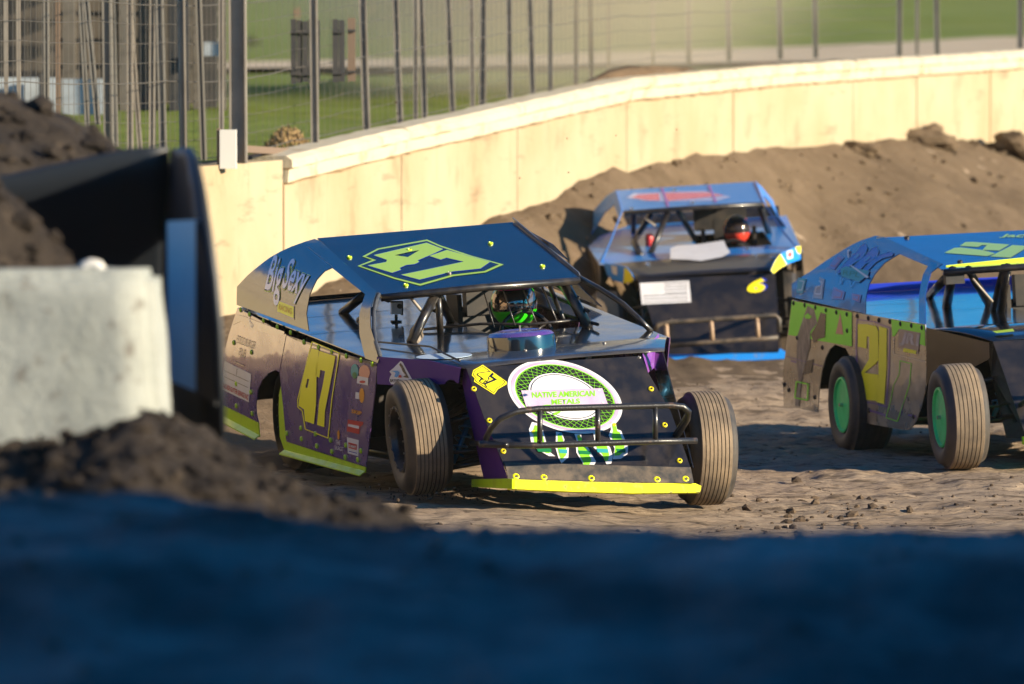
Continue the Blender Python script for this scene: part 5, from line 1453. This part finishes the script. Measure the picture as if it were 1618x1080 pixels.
mirror_sheet(C, "quarter_panel", C.tr(q21, SIDE), M_SIDE21); mirror_sheet(C, "door_panel", C.tr(d21, SIDE), M_SIDE21)
def D(name, polys, m, lay=1, par=None, pl=SIDE, holes=()): return C.decal(name, [k(*p) for p in polys], pl, m, par or quarter21, lay, [k(*hh) for hh in holes])
D("green_graphic", [[(137, 20), (546, 100), (546, 333), (430, 312), (300, 290), (228, 272), (112, 254)]], M_NEON)
D("figure_print", [[(245, 55), (290, 80), (312, 170), (265, 232), (262, 330), (232, 440), (205, 560), (186, 745), (160, 735), (185, 560), (168, 420), (176, 260), (215, 140)]], M_SMEAR, 2)
D("figure_print", [[(335, 100), (372, 112), (366, 270), (322, 282), (290, 310), (268, 250), (310, 180)], [(240, 430), (285, 420), (270, 510), (215, 525)]], M_NAVY, 3)
D("figure_print", [[(225, 125), (250, 105), (278, 128), (262, 145), (235, 142)]], M_NEON, 4)
D("sponsor_sticker", [[(468, 100), (480, 180), (490, 252), (437, 245), (455, 170)]], M_PEACH, 2)
D("green_line", [p for p in [*line_poly([(170, 572), (250, 590), (246, 700), (160, 682)], 9, True)]], M_NEON, 3)
D("purple_line", line_poly([(100, 400), (350, 470)], 5) + line_poly([(130, 430), (170, 440)], 14), M_PURLINE, 2)
D("number_border", line_poly([(582, 148), (700, 165), (806, 205), (800, 500), (780, 745), (700, 722), (576, 702), (590, 560), (575, 330)], 9, True), M_PURLINE, 1, door21)
D("digit", [[(588, 180), (650, 180), (715, 195), (728, 230), (730, 425), (705, 455), (632, 512), (728, 525), (722, 705), (590, 688), (594, 565), (606, 520), (640, 460), (665, 420), (667, 268), (650, 262), (648, 346), (590, 334)]], M_NUM, 2, door21)
D("digit", [[(734, 195), (787, 210), (785, 480), (767, 725), (714, 712), (730, 530)]], M_NUM, 2, door21)
D("green_graphic", [[(815, 148), (1044, 188), (1047, 330), (1010, 316), (1008, 246), (870, 212), (838, 262), (824, 266)]], M_NEON, 1, door21)
D("sponsor_sticker", [[(870, 212), (1018, 240), (1000, 385), (862, 340)]], M_OUTL, 2, door21)
C.text("sponsor_lettering", "JR1", k((898, 232), (1012, 252), (1002, 355), (868, 325)), SIDE, M_SILV, door21, 3, 0.05)
D("sponsor_sticker", [[(903, 343), (992, 361), (986, 384), (898, 368)]], M_NUM, 3, door21)
D("tan_line", line_poly([(835, 270), (832, 385), (1055, 440)], 5), M_CREAMV, 1, door21)
D("green_line", line_poly([(875, 430), (952, 450), (940, 590), (908, 690), (856, 845), (778, 818)], 5) + line_poly([(875, 430), (870, 520), (830, 600), (812, 700), (778, 818)], 4), M_NEON, 1, door21)
D("purple_line", line_poly([(570, 745), (640, 765)], 18) + line_poly([(660, 765), (780, 805)], 14) + line_poly([(905, 690), (880, 800)], 6) + line_poly([(930, 800), (985, 810)], 12), M_PURLINE, 1, door21)
C.bolts(k((150, 38), (226, 50), (299, 66), (371, 86), (443, 100), (514, 113), (516, 225), (345, 340), (174, 275), (115, 630), (85, 592), (292, 680)), SIDE, M_BOLTK, quarter21)
C.bolts(k((584, 125), (659, 140), (731, 153), (806, 162), (880, 178), (955, 190), (1026, 204), (582, 752), (968, 812), (665, 768)), SIDE, M_BOLTK, door21)
k = crop(1240, 360, 8.305)
leaves = [[(740, 640), (760, 590), (880, 440), (995, 310), (1015, 250), (1072, 205), (1108, 275), (1100, 340), (1040, 430), (960, 490), (900, 540), (800, 610)], [(950, 545), (1050, 420), (1140, 330), (1160, 290), (1225, 252), (1262, 320), (1250, 390), (1190, 450), (1110, 500), (1040, 580)], [(1075, 590), (1170, 460), (1290, 370), (1400, 328), (1460, 345), (1440, 390), (1330, 420), (1240, 480), (1130, 610)]]
for L in leaves:
    C.decal("letter", [k(*L)], SAIL21, M_ROYAL, sail21, 2)
    C.decal("letter_outline", line_poly(k(*L), 0.9, True), SAIL21, M_SKYBLUE, sail21, 3)
C.decal("letter_eye", [k((950, 430), (1000, 355), (1025, 380), (985, 435)), k((1090, 465), (1145, 390), (1170, 410), (1125, 465))], SAIL21, M_SKYBLUE, sail21, 4)
C.decal("teal_graphic", [k((790, 570), (860, 540), (1170, 600), (1150, 655), (1030, 745), (800, 670))], SAIL21, M_TEAL, sail21, 4)
C.text("lettering", "RPL", k((830, 590), (1060, 620), (1040, 690), (820, 650)), SAIL21, M_GREEND, sail21, 5)
C.decal("graphic_outline", line_poly(k((735, 640), (800, 670), (780, 775), (835, 690), (910, 710), (920, 815), (980, 735), (1030, 748), (1150, 660), (1160, 600)), 0.8), SAIL21, M_SKYBLUE, sail21, 5)
C.decal("spark_graphic", [k((900, 520), (950, 535), (1170, 685), (1140, 702)), k((862, 345), (858, 320), (882, 300), (895, 318), (878, 345), (892, 420), (876, 425))], SAIL21, M_WHITE, sail21, 6)
for Pq, m in (([(740, 375), (825, 410), (705, 582), (612, 550)], M_PURLINE), ([(225, 682), (335, 702), (270, 882), (190, 872)], M_TEAL), ([(500, 672), (575, 705), (522, 952), (395, 940), (440, 800), (520, 780)], M_OUTL), ([(690, 802), (835, 862), (800, 962), (640, 952)], M_PURLINE), ([(920, 882), (1050, 902), (1015, 1002), (910, 962)], M_PURLINE)):
    C.decal("sponsor_sticker", [k(*Pq)], SAIL21, m, sail21, 2); C.decal("sticker_line", line_poly(k(*scaled(Pq, 0.6)), 1.2), SAIL21, M_RED if m is M_PURLINE else M_WHITE, sail21, 3)
for o in [sail21] + list(sail21.children): bend(o, SAIL21)
k = crop(1480, 340, 7.717)
C.decal("digit", [k((280, 375), (350, 330), (430, 326), (890, 358), (765, 432), (560, 424), (612, 366), (555, 364), (505, 388)), k((92, 460), (215, 400), (300, 395), (560, 426), (714, 466), (620, 500))], ROOF21, M_ROOFNUM, roof21, 1)
C.decal("digit", [k((650, 505), (925, 365), (1130, 378), (900, 518))], ROOF21, M_ROOFNUM, roof21, 1)
C.text("lettering", "Jac", k((750, 235), (1080, 220), (1080, 290), (760, 275)), ROOF21, M_ROOFNUM, roof21, 1, 0.03, 0.3)
C.sheet("roof_lip", [(1495, 419), (1660, 402), (1660, 412), (1495, 429)], plane_pn((-.945, 0, 0), (1, 0, .1)), mat("lime_yellow_lip", (0.62, 0.82, 0.01), rough=0.35, coat=0.3, dust=0.6, dcol=(0.15, 0.12, 0.05), dscale=14, dlo=0.6, dhi=0.68), 0.01)
C.bolts([(1433, 376), (1517, 414)], ROOF21, M_BOLTK, roof21, 0.02, 0.014)
FR21 = plane_pn((-1.0, 0, 0), (1, 0, 0)); DECK21 = plane_pn((-.44, 0, .855), (.0872, 0, 1))
C.tubes("cage_tube", [([h(1505, 427, FR21), h(1496, 484, DECK21)], .034), ([h(1493, 440, plane_pn((-1.4, 0, 0), (1, 0, 0))), h(1468, 468, DECK21)], .03), ([h(1530, 425, FR21), h(1563, 482, DECK21)], .028), ([h(1592, 420, FR21), h(1581, 493, DECK21)], .03), ([h(1586, 421, FR21), h(1569, 489, DECK21)], .024),
                      ([Vector((-2.3, -.55, 1.44)), Vector((-2.3, .55, 1.44))], .026), ([Vector((-2.3, .55, 1.44)), Vector((-3.1, .5, .9))], .026), ([Vector((-1.0, .58, 1.2)), Vector((-2.3, .55, 1.44))], .026), ([Vector((-1.0, .58, 1.2)), Vector((-.7, .85, .87))], .022)], M_STEEL)
C.tubes("cage_strut", [([h(1537, 440, FR21), h(1568, 476, plane_pn((-1.1, 0, 0), (1, 0, 0)))], .009)], M_DUSTSTEEL)
mb = MB(); mb.box(h(1507, 432, FR21) + Vector((0, 0, -.02)), (.06, .13, .10)); mb.build("cage_gusset", M_DARK, C.root)
FEND21 = plane3((-.44, -.935, .855), (.20, -.69, .755), (-.44, -.935, .5))
C.sheet("fender_strip", [(1463, 517), (1563, 541), (1564, 566), (1500, 600), (1464, 606)], FEND21, M_BLACK, 0.005)
mirror_sheet(C, "fender_strip", C.tr([(1463, 517), (1563, 541), (1564, 566), (1500, 600), (1464, 606)], FEND21), M_BLACK)
NOSE21 = plane_pn((.20, 0, .755), (1, 0, .66))
a_ = [Vector((.20, -.68, .752)), Vector((.20, .68, .752)), Vector((.62, .62, .12)), Vector((.62, -.62, .12))]
mb = MB(); mb.sheet([a_], NOSE21[1], 0.006); nose21 = mb.build("nose_panel", M_NOSE, C.root)
mb = MB(); mb.box((.64, 0, .11), (.05, 1.3, .05)); mb.build("front_lip", M_LIME, C.root)
mb = MB(); mb.tube([(.3, -.6, .3), (.78, -.6, .40), (.85, -.5, .55), (.85, .5, .55), (.78, .6, .40), (.3, .6, .3)], .019, 8); mb.tube([(.85, -.62, .36), (.85, .62, .36)], .019, 8)
mb.build("bumper", M_BUMP, C.root, smooth=True)
C.decal("hood_stripe", [[(1568, 524), (1600, 520), (1603, 524), (1575, 527)]], plane_pn((-.1, 0, .835), (.14, 0, 1)), M_LIME, hood21, 2)
C.wheels([(1514, 739, 32.55, .125, 6, -3, 3.0, -1, M_TREAD, M_RIMGRN, True, None), (1360, 714, 35.1, .14, 3, 1, 1.5, -1, M_RTREAD, M_RIMGRN, True, None),
          (None, None, None, .125, 6, -4, 0, 1, M_TREAD, M_RIMGRN, True, (0, .9, 0)), (None, None, None, .14, 3, 0, 0, 1, M_RTREAD, M_RIMGRN, True, (-2.79, .82, 0))])

# ================================================================== car 6
C6 = Car("race_car", "black and bright blue dirt modified 6 with white flag on its nose", pose(1.778, 45.42, .046, 1.0, 3.6, 0))
CUR = C6; C = C6
P6 = dict(deck0=.90, dslope=.083, nx=.32, nz=.775, nw=.615, nzb=.10, nxb=.74, nwb=.60, rf=(-1.35, 1.352), rr=(-2.45, 1.525), rw=.65, spoiler=.10,
          deck=M_BLUEP, hood=M_NOSE, roof=M_BLUEP, rear=M_BLACK, noseR=M_BLACK, noseL=M_BLACK, airlid=M_BLACK)
deck6, hood6, roof6, dz6, hw6 = build_common(C, P6)
k5 = crop(880, 270, 3.376); k6 = crop(1000, 370, 5.141)
NOSE6 = plane_pn((.32, 0, .775), (1, 0, .62))
nose6 = C.sheet("nose_panel", k5((430, 577), (790, 562), (1160, 547), (1172, 700), (1185, 960), (900, 972), (560, 985), (500, 780)), NOSE6, M_NOSE)
lp = plane_pn((.80, 0, .08), (1, 0, .3))
C.sheet("front_lip", k5((470, 978), (700, 978), (1180, 968), (1190, 945), (1222, 965), (1222, 1000), (1000, 1012), (700, 1018), (470, 1012)), lp, M_BLUELIP, 0.02)
C.decal("flag_sticker", [k5((442, 598), (705, 585), (716, 700), (453, 712))], NOSE6, M_WHITE, nose6, 1)
C.decal("flag_stripe", sum([line_poly(k6((258, 405 - 2 + i * 25), (442, 396 + i * 24.5)), 1.1) for i in range(4)], []) + sum([line_poly(k6((86, 503 + i * 25), (446, 486 + i * 25)), 1.1) for i in range(3)], []), NOSE6, M_NAVY, nose6, 2)
C.text("number_lettering", "6", k5((1030, 578), (1125, 570), (1105, 648), (1005, 652)), NOSE6, M_NUMB, nose6, 2, 0.06)
C.text("number_shadow", "6", k5((1042, 574), (1138, 566), (1118, 644), (1018, 648)), NOSE6, M_ROYAL, nose6, 1, 0.06)
FE6 = plane3((-.44, -.92, .90), (.32, -.62, .775), (-.44, -.92, .6))
fp = k5((250, 492), (330, 500), (372, 514), (398, 545), (412, 580), (400, 592), (355, 598), (300, 582), (268, 555))
fs6 = C.sheet("fender_strip", fp, FE6, M_BLUELIP, 0.006)
C.decal("yellow_flash", [k5((355, 597), (362, 515), (372, 516), (398, 547), (411, 580), (400, 591))], FE6, M_NUMB, fs6, 1)
C.decal("sticker", [k5((290, 505), (322, 508), (322, 555), (298, 548))], FE6, M_WHITE, fs6, 1)
FE6L = plane3((-.44, .94, .93), (.32, .62, .78), (-.2, .90, .6), (1, 0, 0))
fq = k5((1300, 398), (1300, 470), (1240, 492), (1190, 518), (1155, 547), (1140, 530), (1162, 480), (1195, 440), (1250, 414))
fs6l = C.sheet("fender_strip", fq, FE6L, M_BLUELIP, 0.006)
C.decal("yellow_flash", [k5((1155, 546), (1141, 530), (1163, 481), (1192, 442), (1225, 498), (1188, 518))], FE6L, M_NUMB, fs6l, 1)
C.decal("yellow_flash", [k5((1270, 406), (1299, 400), (1299, 440), (1284, 440))], FE6L, M_NUMB, fs6l, 1)
C.decal("sticker", [k5((1224, 428), (1256, 420), (1258, 462), (1228, 472))], FE6L, M_WHITE, fs6l, 1)
C.decal("sticker_mark", [k5((1231, 436), (1250, 431), (1251, 455), (1233, 461))], FE6L, M_RED, fs6l, 2)
# side panels from the same pattern as the other cars, in this car's own axes
def xz(pts, sy, dy=0): return [Vector((x, sy * (0.925 + 0.10 * (-0.44 - x) / 3.2 + dy), z)) for x, z in pts]
qx = [(-3.1, dz6(-3.1)), (-2.2, dz6(-2.2)), (-2.25, .70), (-2.42, .73), (-2.62, .68), (-2.8, .58), (-2.85, .45), (-2.83, .30), (-3.7, .36), (-3.62, .62), (-3.5, .85)]
dx = [(-2.18, dz6(-2.18)), (-.44, .895), (-.5, .6), (-.72, .22), (-2.25, .26), (-2.3, .5), (-2.24, .70)]
for sy in (-1, 1):
    for nm, pp in (("quarter_panel", qx), ("door_panel", dx)):
        mb = MB(); mb.sheet([xz(pp, sy)], (0, sy, 0), 0.006); mb.build(nm, M_SIDE21, C.root)
sailL = [(-3.55, .97, 1.01), (-3.50, .93, 1.16), (-3.2, .87, 1.32), (-2.8, .74, 1.47), (-2.45, .66, 1.53), (-2.30, .66, 1.515), (-1.35, .655, 1.36), (-1.22, .70, 1.27), (-0.95, .80, 1.08), (-.62, .90, .92), (-.78, .905, .93), (-1.08, .81, 1.06), (-1.38, .69, 1.30), (-2.05, .70, 1.40), (-2.35, .78, 1.33), (-2.55, .86, 1.2), (-2.62, .96, 1.06)]
for sy in (-1, 1):
    pts3 = [Vector((x, sy * y, z)) for x, y, z in sailL]
    mb = MB()
    tris = tessellate_polygon([[Vector((p.x, p.z, 0)) for p in pts3]])
    mb.add(pts3, [tuple(t) for t in tris])
    o = recalc(mb.build("sail_panel", mat("dusty_blue_sail", (0.01, 0.16, 0.55), rough=0.5, spec=0.3, dust=0.3, dcol=(0.30, 0.23, 0.15), dscale=2.5), C.root)); md = o.modifiers.new("thick", 'SOLIDIFY'); md.thickness = 0.008
RO6 = plane3((-1.35, -.65, 1.352), (-1.35, .65, 1.352), (-2.45, 0, 1.525), (0, 0, 1))
k = crop(920, 280, 4.494)
C.decal("roof_flash", [k((310, 145), (370, 112), (860, 95), (1060, 140), (960, 168), (620, 175), (450, 172))], RO6, mat("pale_blue_vinyl", (0.20, 0.28, 0.60), rough=0.3, coat=0.4), roof6, 1)
C.decal("roof_flash", [k((350, 145), (400, 125), (545, 115), (550, 165), (470, 165)), k((585, 118), (600, 112), (880, 108), (1010, 130), (800, 152), (640, 165), (610, 170))], RO6, M_PINK, roof6, 2)
C.decal("roof_rib", line_poly(k((565, 78), (612, 210)), 3.5) + line_poly(k((900, 60), (950, 180)), 3.5), RO6, M_PURPLE_LIT, roof6, 3)
C.bolts(k((352, 228), (788, 188), (658, 95)), RO6, M_CHROME, roof6, 0.022, 0.02)
HD6 = plane3((-.44, -.5, .925), (.32, -.4, .80), (-.44, .5, .925), (0, 0, 1))
C.decal("white_sticker", [k5((605, 418), (640, 402), (760, 395), (890, 375), (905, 410), (925, 440), (885, 462), (770, 485), (700, 478), (605, 475))], HD6, M_WHITE, hood6, 6)
C.bolts(k5((485, 500), (1018, 418), (1056, 455), (1150, 470)), HD6, M_CHROME, hood6, 0.022, 0.02)
B6 = plane_pn((.95, 0, 0), (1, 0, 0))
bm_ = MB(); bm_.tube([h(*q, B6) for q in k5((525, 850), (540, 818), (600, 806), (820, 792), (1070, 776), (1165, 770), (1185, 790), (1185, 860))], .022, 8); bm_.tube([h(*q, B6) for q in k5((580, 935), (820, 912), (1075, 895), (1180, 888))], .022, 8)
bm_.tube([h(*k5((1120, 774))[0], B6), h(*k5((1120, 774))[0], B6) + Vector((-.5, 0, 0))], .02, 8); bm_.tube([h(*k5((620, 806))[0], B6), h(*k5((620, 806))[0], B6) + Vector((-.5, 0, 0))], .02, 8)
bm_.build("bumper", mat("dusty_bumper_steel", (0.045, 0.038, 0.03), rough=0.5, dust=0.4, dcol=DUSTC, dscale=9), C.root, smooth=True)
for (x0, y0, x1, y1) in ((582, 812, 590, 928), (822, 794, 830, 908), (1066, 780, 1074, 892)):
    mb = MB(); mb.tube([h(*k5((x0, y0))[0], B6), h(*k5((x1, y1))[0], B6)], .020, 8); mb.build("bumper_upright", mat("rusty_tan_upright", (0.40, 0.27, 0.17), rough=0.6, dust=0.5, dcol=(.1, .06, .04), dscale=20), C.root, smooth=True)
FR6 = plane_pn((-1.4, 0, 0), (1, 0, 0)); DK6 = plane_pn((-.44, 0, .90), (.083, 0, 1))
C.tubes("cage_tube", [([h(*q, pl) for q, pl in ((k5((590, 225))[0], FR6), (k5((500, 440))[0], DK6))], .028), ([h(*k5((500, 235))[0], plane_pn((-1.9, 0, 0), (1, 0, 0))), h(*k5((410, 375))[0], plane_pn((-1.6, 0, 0), (1, 0, 0))), h(*k5((445, 450))[0], DK6)], .03), ([h(*k5((650, 218))[0], FR6), h(*k5((740, 370))[0], DK6)], .028),
                      ([h(*k5((1085, 190))[0], FR6), h(*k5((1130, 330))[0], DK6)], .032), ([Vector((-2.3, -.55, 1.46)), Vector((-2.3, .55, 1.46))], .026), ([Vector((-2.3, -.5, 1.46)), Vector((-3.1, -.5, 1.0))], .026), ([Vector((-2.3, .5, 1.46)), Vector((-3.1, .5, 1.0))], .026)], M_STEEL)
C.tubes("cage_strut", [([h(*k5((450, 240))[0], FR6), h(*k5((535, 300))[0], plane_pn((-1.3, 0, 0), (1, 0, 0)))], .011)], M_DUSTSTEEL)
mb = MB(); q = h(*k5((495, 380))[0], plane_pn((-1.7, 0, 0), (1, 0, 0))); mb.tube([q + Vector((0, 0, -.09)), q + Vector((0, 0, .05)), q + Vector((0, 0, .08))], .045, 10, r2=.03); mb.build("extinguisher", M_RED, C.root, smooth=True)
mb = MB(); mb.box(h(*k5((870, 250))[0], plane_pn((-2.2, 0, 0), (1, 0, 0))), (.03, .5, .22)); mb.build("headrest_board", M_DARK, C.root)
C.wheels([(None, None, None, .125, 7, 0, 3, -1, M_TREAD, M_RIMBLK, False, (0, -.92, 0)), (None, None, None, .125, 7, 0, 0, 1, M_TREAD, M_RIMBLK, False, (0, .90, 0)),
          (None, None, None, .14, 3, 0, 0, -1, M_RTREAD, M_RIMBLK, False, (-2.79, -.82, 0)), (None, None, None, .14, 3, 0, 0, 1, M_RTREAD, M_RIMBLK, False, (-2.79, .82, 0))])
hc = C.hit(1164, 362, plane_pn((-1.8, 0, 0), (1, 0, 0)))
driver(C, "driver of car 6 in a dark suit and black helmet with red trim", hc, M_SUIT, (R(0), M_HELBLK, M_HELRED, M_HELBLK, mat("dark_visor", (0.05, 0.035, 0.03), rough=0.12, metal=0.4), 0.132), M_SUIT)

# ------------------------------------------------------------------ dusty evening air
HZ = 0.0002
hz = MB(); hz.box((30, 10, 10.0), (1500, 900, 26.5))
hzo = hz.build("haze", None or M_BERM)
hm = bpy.data.materials.new("haze_air"); hm.use_nodes = True
hn = hm.node_tree; hn.nodes.clear()
ho = hn.nodes.new("ShaderNodeOutputMaterial"); hv = hn.nodes.new("ShaderNodeVolumePrincipled")
hv.inputs["Color"].default_value = (1.0, 0.88, 0.66, 1); hv.inputs["Density"].default_value = HZ; hv.inputs["Anisotropy"].default_value = 0.0
hn.links.new(hv.outputs["Volume"], ho.inputs["Volume"])
hzo.data.materials.clear(); hzo.data.materials.append(hm)
hzo["kind"] = "stuff"

cl = MB(); cl.box((0, 0, 0), (9.0, 11.0, 7.0))
clo = cl.build("dust_cloud", M_BERM); clo.location = (0.2, 55.5, 4.9)
cm = bpy.data.materials.new("dust_cloud_air"); cm.use_nodes = True
cn = cm.node_tree; cn.nodes.clear()
co = cn.nodes.new("ShaderNodeOutputMaterial"); cv = cn.nodes.new("ShaderNodeVolumePrincipled")
cv.inputs["Color"].default_value = (1.0, 0.86, 0.62, 1)
tcx = cn.nodes.new("ShaderNodeTexCoord")
mpx = cn.nodes.new("ShaderNodeMapping"); mpx.inputs["Scale"].default_value = (1 / 4.4, 1 / 5.4, 1 / 3.4)
cn.links.new(tcx.outputs["Object"], mpx.inputs["Vector"])
gr = cn.nodes.new("ShaderNodeTexGradient"); gr.gradient_type = 'QUADRATIC_SPHERE'
cn.links.new(mpx.outputs["Vector"], gr.inputs["Vector"])
nzx = cn.nodes.new("ShaderNodeTexNoise"); nzx.inputs["Scale"].default_value = 0.45; nzx.inputs["Detail"].default_value = 3
cn.links.new(tcx.outputs["Object"], nzx.inputs["Vector"])
ml = cn.nodes.new("ShaderNodeMath"); ml.operation = 'MULTIPLY'
cn.links.new(gr.outputs["Fac"], ml.inputs[0]); cn.links.new(nzx.outputs["Fac"], ml.inputs[1])
m2 = cn.nodes.new("ShaderNodeMath"); m2.operation = 'MULTIPLY'; m2.inputs[1].default_value = 3.0
cn.links.new(ml.outputs[0], m2.inputs[0]); cn.links.new(m2.outputs[0], cv.inputs["Density"])
cn.links.new(cv.outputs["Volume"], co.inputs["Volume"])
clo.data.materials.clear(); clo.data.materials.append(cm)
clo["kind"] = "stuff"
scene.cycles.volume_step_rate = 4.0
scene.cycles.volume_max_steps = 64
